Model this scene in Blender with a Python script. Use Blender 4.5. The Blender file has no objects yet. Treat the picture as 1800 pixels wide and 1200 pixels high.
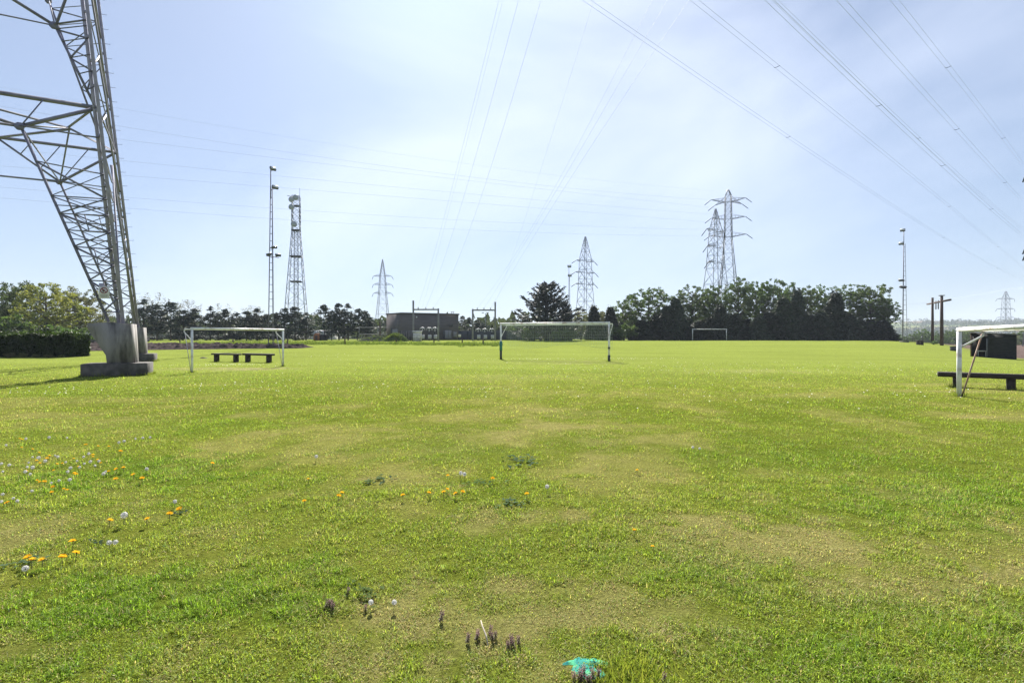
import bpy, math, random
import numpy as np
from mathutils import Vector, Matrix

C = bpy.context.scene.collection
SC = bpy.context.scene
PI = math.pi
CAMZ, FP, HOR = 1.6, 900.0, 592.0

# ------------------------------------------------------------------ camera
cam = bpy.data.cameras.new('camera')
cam.lens = 18.0
cam.sensor_width = 36.0
cam.shift_y = -8.0 / 1800.0
cam.clip_start = 0.05
cam.clip_end = 20000
camo = bpy.data.objects.new('camera', cam)
C.objects.link(camo)
camo.location = (0, 0, CAMZ)
camo.rotation_euler = (PI / 2, 0, 0)
SC.camera = camo

# ------------------------------------------------------------------ light
SUN_EL, SUN_AZ = math.radians(41), math.radians(-9)      # azimuth from +Y, negative = left
world = bpy.data.worlds.new("World")
SC.world = world
world.use_nodes = True
wn = world.node_tree
for n in list(wn.nodes):
    wn.nodes.remove(n)
def wnode(t, **kw):
    n = wn.nodes.new(t)
    for k, v in kw.items():
        setattr(n, k, v)
    return n
sky = wnode('ShaderNodeTexSky', sky_type='NISHITA')
sky.sun_disc = False
sky.sun_elevation = SUN_EL
sky.sun_rotation = SUN_AZ
sky.air_density = 1.0
sky.dust_density = 0.9
sky.ozone_density = 2.0
sky.altitude = 50
bg = wnode('ShaderNodeBackground')
SKY_STRENGTH = 0.057
bg.inputs['Strength'].default_value = SKY_STRENGTH
geo = wnode('ShaderNodeTexCoord')
mp = wnode('ShaderNodeMapping')
mp.inputs['Scale'].default_value = (1.3, 0.9, 2.4)
mp.inputs['Rotation'].default_value = (0.0, 0.5, 0.3)
nz = wnode('ShaderNodeTexNoise')
nz.inputs['Scale'].default_value = 1.0
nz.inputs['Detail'].default_value = 5.0
nz.inputs['Roughness'].default_value = 0.5
nz.inputs['Distortion'].default_value = 0.7
rmp = wnode('ShaderNodeMapRange')
rmp.inputs[1].default_value = 0.44
rmp.inputs[2].default_value = 0.74
rmp.inputs[3].default_value = 0.10
rmp.inputs[4].default_value = 0.55
mixc = wnode('ShaderNodeMix', data_type='RGBA')
mixc.inputs['B'].default_value = (8.4, 9.0, 10.4, 1)       # thin high cloud, in sky radiance units
# a veil of high haze softens the glare round the sun: c / (1 + c / K)
def vm(op, **k):
    n = wnode('ShaderNodeVectorMath', operation=op)
    return n
KS = (7.6, 11.8, 23.0)
dv = vm('DIVIDE'); dv.inputs[1].default_value = KS
ad = vm('ADD'); ad.inputs[1].default_value = (1, 1, 1)
cap = vm('DIVIDE')
wn.links.new(sky.outputs[0], dv.inputs[0]); wn.links.new(dv.outputs[0], ad.inputs[0])
wn.links.new(sky.outputs[0], cap.inputs[0]); wn.links.new(ad.outputs[0], cap.inputs[1])
wout = wnode('ShaderNodeOutputWorld')
wn.links.new(geo.outputs['Generated'], mp.inputs['Vector'])
wn.links.new(mp.outputs[0], nz.inputs['Vector'])
wn.links.new(nz.outputs['Fac'], rmp.inputs[0])
wn.links.new(rmp.outputs[0], mixc.inputs['Factor'])
wn.links.new(cap.outputs[0], mixc.inputs['A'])
wn.links.new(mixc.outputs['Result'], bg.inputs['Color'])
wn.links.new(bg.outputs[0], wout.inputs['Surface'])

sun = bpy.data.lights.new('sun', 'SUN')
sun.energy = 5.0
sun.angle = math.radians(0.53)
sun.color = (1.0, 0.95, 0.87)
suno = bpy.data.objects.new('sun', sun)
C.objects.link(suno)
sdir = Vector((math.sin(SUN_AZ) * math.cos(SUN_EL), math.cos(SUN_AZ) * math.cos(SUN_EL), math.sin(SUN_EL)))
suno.rotation_euler = sdir.to_track_quat('Z', 'Y').to_euler()
suno.location = (0, 0, 60)

SC.view_settings.view_transform = 'Standard'
SC.view_settings.look = 'None'
SC.view_settings.gamma = 1.0
SC.view_settings.use_curve_mapping = False
SC.view_settings.exposure = 1.38
SC.cycles.max_bounces = 6
SC.cycles.diffuse_bounces = 3
SC.cycles.transmission_bounces = 4
SC.cycles.transparent_max_bounces = 8
SC.cycles.volume_bounces = 0

# ------------------------------------------------------------------ maths helpers
def sst(a, b, v):
    t = np.clip((np.asarray(v, dtype=float) - a) / (b - a), 0, 1)
    return t * t * (3 - 2 * t)

def vnoise(x, y, seed=0):
    x = np.asarray(x, dtype=float); y = np.asarray(y, dtype=float)
    xi = np.floor(x).astype(np.int64); yi = np.floor(y).astype(np.int64)
    fx = x - xi; fy = y - yi
    fx = fx * fx * (3 - 2 * fx); fy = fy * fy * (3 - 2 * fy)
    def h(a, b):
        n = (a * 374761393 + b * 668265263 + seed * 1442695041) & 0xFFFFFFFF
        n = ((n ^ (n >> 13)) * 1274126177) & 0xFFFFFFFF
        n = n ^ (n >> 16)
        return (n & 0xFFFF) / 65535.0
    return (h(xi, yi) * (1 - fx) + h(xi + 1, yi) * fx) * (1 - fy) + (h(xi, yi + 1) * (1 - fx) + h(xi + 1, yi + 1) * fx) * fy

def fbm(x, y, seed=0, octv=4, gain=0.5):
    s = 0; a = 1; t = 0
    for o in range(octv):
        s = s + a * vnoise(x * 2 ** o + 17.3 * o, y * 2 ** o - 9.1 * o, seed + o)
        t += a; a *= gain
    return s / t

def H(x, y):
    """height of the ground"""
    x = np.asarray(x, dtype=float); y = np.asarray(y, dtype=float)
    z = 0.92 * sst(30, 105, y)
    w = x - 0.70 * y
    z = z - 1.2 * sst(0, 25, w) * sst(10, 60, y)
    z = z + 0.05 * (fbm(x / 5.0, y / 5.0, 3, 2) - 0.5) * sst(60, 20, np.hypot(x, y))
    right = sst(-25, 30, x - 0.55 * y)
    z = z - 16 * sst(112, 330, y) * right
    hills = 62 * sst(500, 1500, y) * (0.72 + 0.5 * fbm(x / 420.0, y / 420.0, 11, 3)) * sst(-200, 350, x - 0.55 * y)
    z = z + hills * sst(0, 1, right)
    z = z - 4 * sst(150, 500, y) * (1 - right)
    return z

def Hs(x, y):
    return float(H(x, y))

def P(px, py, d):
    return Vector(((px - 900) / FP * d, d, CAMZ - (py - HOR) / FP * d))

def G(px, d):
    x = (px - 900) / FP * d
    return Vector((x, d, Hs(x, d)))

def GP(px, py):
    d = 20.0
    lo, hi = 1.5, 140.0
    for _ in range(50):
        m = (lo + hi) / 2
        x = (px - 900) / FP * m
        yy = HOR + (CAMZ - Hs(x, m)) * FP / m
        if yy > py: lo = m
        else: hi = m
    return G(px, (lo + hi) / 2)

# ------------------------------------------------------------------ mesh helpers
def np_mesh(name, V, F, mat=None, smooth=False, col=None, colname='Col', flip=False):
    V = np.asarray(V, dtype=np.float32).reshape(-1, 3)
    me = bpy.data.meshes.new(name)
    if isinstance(F, np.ndarray):
        k = F.shape[1]; nf = F.shape[0]
        loops = F.astype(np.int32).ravel(); starts = np.arange(nf, dtype=np.int32) * k
    else:
        loops = np.concatenate([np.asarray(f, dtype=np.int32) for f in F]) if F else np.zeros(0, np.int32)
        lens = np.array([len(f) for f in F], dtype=np.int32)
        starts = np.concatenate([[0], np.cumsum(lens)[:-1]]).astype(np.int32); nf = len(F)
    me.vertices.add(len(V)); me.vertices.foreach_set('co', V.ravel())
    me.loops.add(len(loops)); me.loops.foreach_set('vertex_index', loops)
    me.polygons.add(nf); me.polygons.foreach_set('loop_start', starts)
    if smooth:
        me.polygons.foreach_set('use_smooth', np.ones(nf, dtype=bool))
    me.update(calc_edges=True)
    if col is not None:
        a = me.color_attributes.new(colname, 'FLOAT_COLOR', 'POINT')
        c = np.ones((len(V), 4), dtype=np.float32); c[:, :3] = col
        a.data.foreach_set('color', c.ravel())
    me.validate(verbose=False)
    if mat: me.materials.append(mat)
    return me

def link(name, me, parent=None, loc=None):
    o = bpy.data.objects.new(name, me)
    C.objects.link(o)
    if parent is not None: o.parent = parent
    if loc is not None: o.location = loc
    return o

def tag(o, label=None, cat=None, group=None, kind=None):
    if label: o['label'] = label
    if cat: o['category'] = cat
    if group: o['group'] = group
    if kind: o['kind'] = kind
    return o

def thing(name, label, cat, loc=(0, 0, 0), rz=0.0, group=None):
    o = bpy.data.objects.new(name, None)
    o.empty_display_size = 0.2
    C.objects.link(o)
    o.location = loc; o.rotation_euler = (0, 0, rz)
    return tag(o, label, cat, group)

def copy_tree(o, parent=None):
    c = o.copy(); C.objects.link(c)
    if parent is not None: c.parent = parent
    for ch in list(o.children):
        copy_tree(ch, c)
    return c

class MB:
    def __init__(s): s.V = []; s.F = []
    def add(s, vs, fs):
        b = len(s.V); s.V += [tuple(v) for v in vs]; s.F += [[b + i for i in f] for f in fs]; return s
    def box(s, c, size, rot=None):
        x, y, z = size[0] / 2, size[1] / 2, size[2] / 2
        vs = [Vector((sx * x, sy * y, sz * z)) for sz in (-1, 1) for sy in (-1, 1) for sx in (-1, 1)]
        if rot is not None: vs = [rot @ v for v in vs]
        c = Vector(c); vs = [v + c for v in vs]
        return s.add(vs, [(0, 2, 3, 1), (4, 5, 7, 6), (0, 1, 5, 4), (2, 6, 7, 3), (0, 4, 6, 2), (1, 3, 7, 5)])
    def bevbox(s, c, size, b=0.01, rot=None):
        """box with chamfered vertical and top edges"""
        x, y, z = size[0] / 2, size[1] / 2, size[2] / 2
        def ring(ix, iy, zz, bb):
            return [Vector((-ix + bb, -iy, zz)), Vector((ix - bb, -iy, zz)), Vector((ix, -iy + bb, zz)), Vector((ix, iy - bb, zz)),
                    Vector((ix - bb, iy, zz)), Vector((-ix + bb, iy, zz)), Vector((-ix, iy - bb, zz)), Vector((-ix, -iy + bb, zz))]
        rs = [ring(x - b, y - b, -z, b), ring(x, y, -z + b, b), ring(x, y, z - b, b), ring(x - b, y - b, z, b)]
        vs = [v for r in rs for v in r]
        if rot is not None: vs = [rot @ v for v in vs]
        c = Vector(c); vs = [v + c for v in vs]
        fs = [tuple(range(7, -1, -1)), tuple(range(24, 32))]
        for k in range(3):
            for i in range(8):
                j = (i + 1) % 8
                fs.append((k * 8 + i, k * 8 + j, k * 8 + 8 + j, k * 8 + 8 + i))
        return s.add(vs, fs)
    def tube(s, pts, r, n=6, cap=True):
        pts = [Vector(p) for p in pts]
        if not hasattr(r, '__len__'): r = [r] * len(pts)
        vs = []; prev = None
        for i, p in enumerate(pts):
            if i == 0: t = pts[1] - pts[0]
            elif i == len(pts) - 1: t = pts[-1] - pts[-2]
            else: t = (pts[i + 1] - pts[i]).normalized() + (pts[i] - pts[i - 1]).normalized()
            t = t.normalized() if t.length > 1e-9 else Vector((0, 0, 1))
            if prev is None:
                u = t.cross(Vector((0, 0, 1)))
                if u.length < 1e-3: u = t.cross(Vector((1, 0, 0)))
            else:
                u = prev - t * prev.dot(t)
            u.normalize(); prev = u; w = t.cross(u)
            for k in range(n):
                a = 2 * PI * k / n + PI / n
                vs.append(p + (u * math.cos(a) + w * math.sin(a)) * r[i])
        fs = []
        for i in range(len(pts) - 1):
            for k in range(n):
                j = (k + 1) % n
                fs.append((i * n + k, i * n + j, (i + 1) * n + j, (i + 1) * n + k))
        if cap:
            fs.append(tuple(range(n - 1, -1, -1))); b = (len(pts) - 1) * n; fs.append(tuple(b + k for k in range(n)))
        return s.add(vs, fs)
    def bar(s, a, b, w):                       # square lattice member
        return s.tube([a, b], w * 0.7071, 4)
    def angle(s, a, b, w, t, ref, side=1):
        """L profile member; ref gives the direction of one flange"""
        a = Vector(a); b = Vector(b); d = (b - a).normalized()
        u = Vector(ref); u = (u - d * u.dot(d)).normalized(); v = d.cross(u) * side
        prof = [(0, 0), (w, 0), (w, t), (t, t), (t, w), (0, w)]
        vs = [p + u * x + v * y for p in (a, b) for x, y in prof]
        n = 6
        fs = [(i, (i + 1) % n, n + (i + 1) % n, n + i) for i in range(n)]
        fs += [tuple(range(n - 1, -1, -1)), tuple(range(n, 2 * n))]
        return s.add(vs, fs)
    def prism(s, poly, d0, d1):
        """poly: list of Vector (planar), extruded from offset vector d0 to d1"""
        n = len(poly)
        vs = [Vector(p) + Vector(d0) for p in poly] + [Vector(p) + Vector(d1) for p in poly]
        fs = [(i, (i + 1) % n, n + (i + 1) % n, n + i) for i in range(n)] + [tuple(range(n - 1, -1, -1)), tuple(range(n, 2 * n))]
        return s.add(vs, fs)
    def disc(s, c, nrm, r, thick, n=20):
        c = Vector(c); nrm = Vector(nrm).normalized()
        return s.tube([c - nrm * thick / 2, c + nrm * thick / 2], r, n)
    def mesh(s, name, mat, smooth=False):
        me = np_mesh(name, np.array(s.V), s.F, mat, smooth)
        return me
    def build(s, name, mat, parent=None, smooth=False, loc=None):
        return link(name, s.mesh(name, mat, smooth), parent, loc)

# ------------------------------------------------------------------ materials
def newmat(name):
    m = bpy.data.materials.new(name); m.use_nodes = True
    nt = m.node_tree
    for n in list(nt.nodes): nt.nodes.remove(n)
    out = nt.nodes.new('ShaderNodeOutputMaterial')
    return m, nt, out

def M(name, c1, c2=None, scale=4.0, rough=0.7, metal=0.0, bump=0.0, detail=5.0, lo=0.35, hi=0.65, spec=0.3, bscale=None, c3=None, s3=1.0, stretch=None):
    m, nt, out = newmat(name)
    b = nt.nodes.new('ShaderNodeBsdfPrincipled')
    b.inputs['Roughness'].default_value = rough
    b.inputs['Metallic'].default_value = metal
    b.inputs['Specular IOR Level'].default_value = spec
    tc = nt.nodes.new('ShaderNodeTexCoord')
    mpn = nt.nodes.new('ShaderNodeMapping')
    if stretch: mpn.inputs['Scale'].default_value = stretch
    nt.links.new(tc.outputs['Object'], mpn.inputs['Vector'])
    n1 = nt.nodes.new('ShaderNodeTexNoise')
    n1.inputs['Scale'].default_value = scale; n1.inputs['Detail'].default_value = detail
    nt.links.new(mpn.outputs[0], n1.inputs['Vector'])
    r = nt.nodes.new('ShaderNodeMapRange')
    r.inputs[1].default_value = lo; r.inputs[2].default_value = hi
    nt.links.new(n1.outputs['Fac'], r.inputs[0])
    mx = nt.nodes.new('ShaderNodeMix'); mx.data_type = 'RGBA'
    mx.inputs['A'].default_value = (*c1, 1); mx.inputs['B'].default_value = (*(c2 or tuple(x * 0.75 for x in c1)), 1)
    nt.links.new(r.outputs[0], mx.inputs['Factor'])
    res = mx.outputs['Result']
    if c3:
        n3 = nt.nodes.new('ShaderNodeTexNoise'); n3.inputs['Scale'].default_value = s3; n3.inputs['Detail'].default_value = 6
        nt.links.new(mpn.outputs[0], n3.inputs['Vector'])
        r3 = nt.nodes.new('ShaderNodeMapRange'); r3.inputs[1].default_value = 0.52; r3.inputs[2].default_value = 0.66
        nt.links.new(n3.outputs['Fac'], r3.inputs[0])
        m3 = nt.nodes.new('ShaderNodeMix'); m3.data_type = 'RGBA'; m3.inputs['B'].default_value = (*c3, 1)
        nt.links.new(r3.outputs[0], m3.inputs['Factor']); nt.links.new(res, m3.inputs['A']); res = m3.outputs['Result']
    nt.links.new(res, b.inputs['Base Color'])
    if bump > 0:
        bp = nt.nodes.new('ShaderNodeBump'); bp.inputs['Strength'].default_value = bump; bp.inputs['Distance'].default_value = 0.02
        if bscale:
            n2 = nt.nodes.new('ShaderNodeTexNoise'); n2.inputs['Scale'].default_value = bscale; n2.inputs['Detail'].default_value = 6
            nt.links.new(mpn.outputs[0], n2.inputs['Vector']); nt.links.new(n2.outputs['Fac'], bp.inputs['Height'])
        else:
            nt.links.new(n1.outputs['Fac'], bp.inputs['Height'])
        nt.links.new(bp.outputs[0], b.inputs['Normal'])
    nt.links.new(b.outputs[0], out.inputs['Surface'])
    return m

def leafmat(name, c1, c2, scale=0.55, transl=0.35, tcol=None, rough=0.6, vary=0.25, spec=0.2):
    """foliage: two greens in clumps, some light through the leaf, a little different on every tree"""
    m, nt, out = newmat(name)
    tc = nt.nodes.new('ShaderNodeTexCoord')
    n1 = nt.nodes.new('ShaderNodeTexNoise'); n1.inputs['Scale'].default_value = scale; n1.inputs['Detail'].default_value = 5
    n1.inputs['Roughness'].default_value = 0.7
    nt.links.new(tc.outputs['Object'], n1.inputs['Vector'])
    r = nt.nodes.new('ShaderNodeMapRange'); r.inputs[1].default_value = 0.36; r.inputs[2].default_value = 0.64
    nt.links.new(n1.outputs['Fac'], r.inputs[0])
    mx = nt.nodes.new('ShaderNodeMix'); mx.data_type = 'RGBA'
    mx.inputs['A'].default_value = (*c1, 1); mx.inputs['B'].default_value = (*c2, 1)
    nt.links.new(r.outputs[0], mx.inputs['Factor'])
    oi = nt.nodes.new('ShaderNodeObjectInfo')
    hs = nt.nodes.new('ShaderNodeHueSaturation')
    mr = nt.nodes.new('ShaderNodeMapRange'); mr.inputs[3].default_value = 1 - vary; mr.inputs[4].default_value = 1 + vary
    nt.links.new(oi.outputs['Random'], mr.inputs[0]); nt.links.new(mr.outputs[0], hs.inputs['Value'])
    mh = nt.nodes.new('ShaderNodeMapRange'); mh.inputs[3].default_value = 0.485; mh.inputs[4].default_value = 0.515
    nt.links.new(oi.outputs['Random'], mh.inputs[0]); nt.links.new(mh.outputs[0], hs.inputs['Hue'])
    nt.links.new(mx.outputs['Result'], hs.inputs['Color'])
    b = nt.nodes.new('ShaderNodeBsdfPrincipled'); b.inputs['Roughness'].default_value = rough
    b.inputs['Specular IOR Level'].default_value = spec
    nt.links.new(hs.outputs[0], b.inputs['Base Color'])
    t = nt.nodes.new('ShaderNodeBsdfTranslucent')
    g = nt.nodes.new('ShaderNodeMix'); g.data_type = 'RGBA'; g.blend_type = 'MULTIPLY'; g.inputs['Factor'].default_value = 1
    g.inputs['B'].default_value = (*(tcol or (1.3, 1.35, 0.5)), 1)
    nt.links.new(hs.outputs[0], g.inputs['A']); nt.links.new(g.outputs['Result'], t.inputs['Color'])
    ms = nt.nodes.new('ShaderNodeMixShader'); ms.inputs[0].default_value = transl
    nt.links.new(b.outputs[0], ms.inputs[1]); nt.links.new(t.outputs[0], ms.inputs[2])
    nt.links.new(ms.outputs[0], out.inputs['Surface'])
    return m

m_galv = M('galvanised_steel', (0.345, 0.335, 0.42), (0.26, 0.25, 0.325), 3.0, 0.6, 0.0, 0.1)
m_galvdark = M('weathered_steel', (0.19, 0.19, 0.245), (0.13, 0.13, 0.175), 2.0, 0.6, 0.0)
m_farsteel = M('grey_lattice_steel', (0.30, 0.325, 0.37), (0.22, 0.24, 0.28), 1.0, 0.6, 0.0)
m_wire = M('aluminium_cable', (0.50, 0.54, 0.60), (0.40, 0.44, 0.50), 1.0, 0.6, 0.3)
m_conc = M('weathered_concrete', (0.30, 0.283, 0.272), (0.19, 0.18, 0.174), 2.2, 0.9, 0, 0.5, c3=(0.075, 0.07, 0.068), s3=3.0, bscale=26, stretch=(1, 1, 0.22))
m_concdark = M('mossy_concrete', (0.13, 0.12, 0.11), (0.06, 0.055, 0.053), 2.6, 0.95, 0, 0.7, c3=(0.055, 0.05, 0.045), s3=2.4, bscale=22)
m_white = M('worn_white_paint', (0.74, 0.75, 0.76), (0.60, 0.61, 0.62), 3.0, 0.45, 0, 0.1, c3=(0.36, 0.30, 0.26), s3=3.2)
m_rust = M('rusty_pipe', (0.42, 0.33, 0.28), (0.30, 0.18, 0.12), 6.0, 0.8, 0, 0.3)
m_greenp = M('green_post_paint', (0.05, 0.22, 0.20), (0.035, 0.15, 0.14), 5, 0.6)
m_darkp = M('dark_post_paint', (0.05, 0.06, 0.055), (0.035, 0.04, 0.04), 5, 0.7)
m_net = M('green_net_cord', (0.26, 0.36, 0.28), (0.20, 0.29, 0.22), 5, 0.8)
m_netw = M('pale_net_cord', (0.55, 0.60, 0.56), (0.45, 0.5, 0.47), 5, 0.8)
m_bench = M('dark_stained_wood', (0.045, 0.035, 0.03), (0.022, 0.017, 0.015), 3, 0.75, 0, 0.4, stretch=(1, 8, 8), bscale=6)
m_benchl = M('worn_wood_top', (0.10, 0.08, 0.065), (0.05, 0.04, 0.032), 3, 0.8, 0, 0.4, stretch=(1, 8, 8))
m_shed = M('black_boards', (0.022, 0.024, 0.024), (0.012, 0.013, 0.014), 2, 0.7, 0, 0.5, stretch=(1, 1, 10))
m_shedpost = M('brown_post_wood', (0.12, 0.07, 0.05), (0.07, 0.04, 0.03), 3, 0.8)
m_pole = M('creosoted_pole', (0.075, 0.045, 0.038), (0.04, 0.026, 0.023), 2, 0.85, 0, 0.4, stretch=(6, 6, 0.6))
m_build = M('dark_grey_cladding', (0.118, 0.108, 0.112), (0.098, 0.09, 0.094), 0.6, 0.8, 0, 0.15, stretch=(1, 1, 6))
m_coping = M('roof_coping', (0.07, 0.07, 0.075), (0.055, 0.055, 0.06), 1, 0.6)
m_door = M('grey_steel_door', (0.22, 0.22, 0.235), (0.19, 0.19, 0.20), 2, 0.6)
m_gantry = M('grey_gantry_steel', (0.20, 0.20, 0.215), (0.15, 0.15, 0.165), 1.2, 0.65)
m_tank = M('pale_concrete_ring', (0.60, 0.58, 0.55), (0.46, 0.44, 0.42), 2.5, 0.9, 0, 0.3, c3=(0.35, 0.33, 0.31), s3=1.2)
m_ceram = M('pale_ceramic', (0.42, 0.43, 0.46), (0.33, 0.34, 0.36), 3, 0.35)
m_dkmetal = M('dark_metal', (0.05, 0.052, 0.06), (0.035, 0.037, 0.042), 3, 0.6)
m_dish = M('dish_grey', (0.30, 0.33, 0.37), (0.25, 0.28, 0.31), 1.5, 0.5)
m_lamp = M('lamp_housing', (0.07, 0.075, 0.08), (0.05, 0.055, 0.06), 3, 0.5)
m_glass = M('lamp_glass', (0.5, 0.53, 0.56), (0.42, 0.45, 0.48), 3, 0.15, 0, 0, spec=0.5)
m_sign = M('white_sign_enamel', (0.66, 0.66, 0.65), (0.55, 0.55, 0.54), 4, 0.4)
m_signred = M('sign_red', (0.24, 0.03, 0.035), (0.18, 0.025, 0.03), 4, 0.4)
m_signtxt = M('sign_grey_print', (0.16, 0.16, 0.17), (0.12, 0.12, 0.13), 4, 0.5)
m_bark = M('bark', (0.075, 0.06, 0.05), (0.045, 0.036, 0.03), 2, 0.9, 0, 0.5, stretch=(4, 4, 0.8))
m_barkp = M('pale_bark', (0.13, 0.115, 0.10), (0.085, 0.072, 0.063), 2, 0.9, 0, 0.5)
m_roofl = M('pale_roof', (0.45, 0.46, 0.48), (0.38, 0.39, 0.41), 1, 0.6)
m_wallw = M('pale_render_wall', (0.5, 0.49, 0.48), (0.43, 0.42, 0.41), 1, 0.8)
m_orange = M('orange_boards', (0.36, 0.15, 0.06), (0.27, 0.11, 0.05), 2, 0.8)
m_stone = M('grey_stone_wall', (0.13, 0.12, 0.125), (0.06, 0.056, 0.06), 3, 0.9, 0, 0.8)
m_twig = M('bleached_twig', (0.55, 0.48, 0.38), (0.42, 0.36, 0.28), 30, 0.8)

mf_pine = leafmat('pine_needles', (0.030, 0.046, 0.040), (0.056, 0.074, 0.060), 0.6, 0.15, (1.1, 1.2, 0.7), vary=0.2)
mf_dark = leafmat('dark_conifer_foliage', (0.023, 0.036, 0.024), (0.052, 0.068, 0.043), 1.1, 0.15, (1.2, 1.2, 0.7), vary=0.45)
mf_cedar = leafmat('cedar_foliage', (0.026, 0.032, 0.034), (0.052, 0.060, 0.055), 0.7, 0.15, (1.1, 1.15, 0.9), vary=0.05)
mf_broad = leafmat('spring_leaves', (0.052, 0.084, 0.032), (0.098, 0.138, 0.053), 0.5, 0.40, (1.2, 1.3, 0.7), spec=0.3)
mf_broad2 = leafmat('fresh_leaves', (0.062, 0.098, 0.034), (0.110, 0.152, 0.056), 0.5, 0.44, (1.2, 1.3, 0.7), spec=0.3)
mf_olive = leafmat('yellow_olive_leaves', (0.13, 0.158, 0.06), (0.225, 0.23, 0.09), 0.45, 0.42, (1.25, 1.2, 0.5), vary=0.2)
mf_pale = leafmat('pale_opening_leaves', (0.12, 0.13, 0.06), (0.19, 0.19, 0.10), 0.45, 0.4, (1.15, 1.15, 0.7), vary=0.2)
mf_bare = leafmat('bud_twigs', (0.16, 0.155, 0.10), (0.22, 0.21, 0.15), 0.5, 0.3, (1.1, 1.1, 0.8), vary=0.15)
mf_hedge = leafmat('hedge_leaves', (0.016, 0.027, 0.009), (0.042, 0.064, 0.017), 1.2, 0.32, (1.4, 1.6, 0.4), vary=0.0)
mf_weed = leafmat('weed_leaves', (0.07, 0.115, 0.035), (0.11, 0.16, 0.06), 6, 0.4, rough=0.9, spec=0.03)
mf_far = leafmat('distant_woods', (0.035, 0.055, 0.025), (0.075, 0.095, 0.045), 0.05, 0.25, vary=0.2)

def attrleaf(name, transl, tmul=(1.25, 1.3, 0.6), rough=0.55, spec=0.25):
    m, nt, out = newmat(name)
    at = nt.nodes.new('ShaderNodeAttribute'); at.attribute_name = 'Col'
    b = nt.nodes.new('ShaderNodeBsdfDiffuse'); b.inputs['Roughness'].default_value = 0.0
    nt.links.new(at.outputs['Color'], b.inputs['Color'])
    t = nt.nodes.new('ShaderNodeBsdfTranslucent')
    g = nt.nodes.new('ShaderNodeMix'); g.data_type = 'RGBA'; g.blend_type = 'MULTIPLY'; g.inputs['Factor'].default_value = 1
    g.inputs['B'].default_value = (*tmul, 1)
    nt.links.new(at.outputs['Color'], g.inputs['A']); nt.links.new(g.outputs['Result'], t.inputs['Color'])
    ms = nt.nodes.new('ShaderNodeMixShader'); ms.inputs[0].default_value = transl
    nt.links.new(b.outputs[0], ms.inputs[1]); nt.links.new(t.outputs[0], ms.inputs[2])
    nt.links.new(ms.outputs[0], out.inputs['Surface'])
    return m
m_blade = attrleaf('grass_blades', 0.5, (1.2, 1.25, 0.7), 0.65, 0.12)
m_petal = attrleaf('petals', 0.5, (1, 1, 1))

def groundmat():
    m, nt, out = newmat('turf')
    at = nt.nodes.new('ShaderNodeAttribute'); at.attribute_name = 'Col'
    tc = nt.nodes.new('ShaderNodeTexCoord')
    def noise(sc, det=6, rough=0.6, stretch=None):
        n = nt.nodes.new('ShaderNodeTexNoise'); n.inputs['Scale'].default_value = sc; n.inputs['Detail'].default_value = det; n.inputs['Roughness'].default_value = rough
        if stretch:
            mpn = nt.nodes.new('ShaderNodeMapping'); mpn.inputs['Scale'].default_value = stretch
            nt.links.new(tc.outputs['Object'], mpn.inputs['Vector']); nt.links.new(mpn.outputs[0], n.inputs['Vector'])
        else:
            nt.links.new(tc.outputs['Object'], n.inputs['Vector'])
        return n
    def mulv(colr, nz, lo, hi, a, b):
        r = nt.nodes.new('ShaderNodeMapRange'); r.inputs[1].default_value = lo; r.inputs[2].default_value = hi; r.inputs[3].default_value = a; r.inputs[4].default_value = b
        nt.links.new(nz.outputs['Fac'], r.inputs[0])
        x = nt.nodes.new('ShaderNodeMix'); x.data_type = 'RGBA'; x.blend_type = 'MULTIPLY'; x.inputs['Factor'].default_value = 1
        nt.links.new(colr, x.inputs['A']); nt.links.new(r.outputs[0], x.inputs['B'])
        return x.outputs['Result']
    n_f = noise(38, 8, 0.75); n_m = noise(3.2, 6, 0.65)
    c = mulv(at.outputs['Color'], n_f, 0.3, 0.7, 0.5, 1.5)
    c = mulv(c, n_m, 0.3, 0.7, 0.84, 1.16)
    b = nt.nodes.new('ShaderNodeBsdfDiffuse'); b.inputs['Roughness'].default_value = 0.0
    nt.links.new(c, b.inputs['Color'])
    bp = nt.nodes.new('ShaderNodeBump'); bp.inputs['Strength'].default_value = 0.8; bp.inputs['Distance'].default_value = 0.05
    nt.links.new(n_f.outputs['Fac'], bp.inputs['Height']); nt.links.new(bp.outputs[0], b.inputs['Normal'])
    nt.links.new(b.outputs[0], out.inputs['Surface'])
    return m
m_ground = groundmat()

# ================================================================== THE SETTING
PATCH = [  # dry patches x, y, rx, ry, strength
    (2.05, 3.95, 0.85, 0.55, 1.0), (2.6, 3.4, 0.5, 0.3, 0.7), (3.2, 3.45, 0.4, 0.22, 0.9), (0.2, 4.5, 0.55, 0.3, 0.8), (-0.45, 2.85, 0.45, 0.3, 0.9),
    (-3.85, 4.1, 0.5, 0.35, 0.7), (0.35, 2.95, 0.8, 0.35, 0.7), (0.1, 8.6, 1.8, 1.2, 0.45), (-1.2, 5.5, 0.5, 0.25, 0.5),
    (-14.0, 25.5, 2.6, 1.2, 0.8), (3.2, 33.5, 3.5, 0.7, 0.45), (13.2, 15.0, 1.6, 0.35, 0.9), (14.8, 17.3, 2.5, 0.35, 0.7),
    (0.4, 14.5, 2.0, 1.0, 0.35), (7.5, 14.0, 1.5, 0.6, 0.5), (11.5, 24, 2.5, 1.2, 0.4), (-0.3, 20, 2.5, 1.4, 0.35), (-3.6, 33.0, 3.0, 0.45, 0.5), (-1.0, 16.5, 1.6, 0.35, 0.45), (3.8, 31.0, 3.6, 0.5, 0.45), (-5.5, 14.0, 1.2, 0.3, 0.4), (1.5, 10.8, 0.9, 0.7, 0.4), (9.6, 10.0, 0.8, 0.4, 0.45)]
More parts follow.
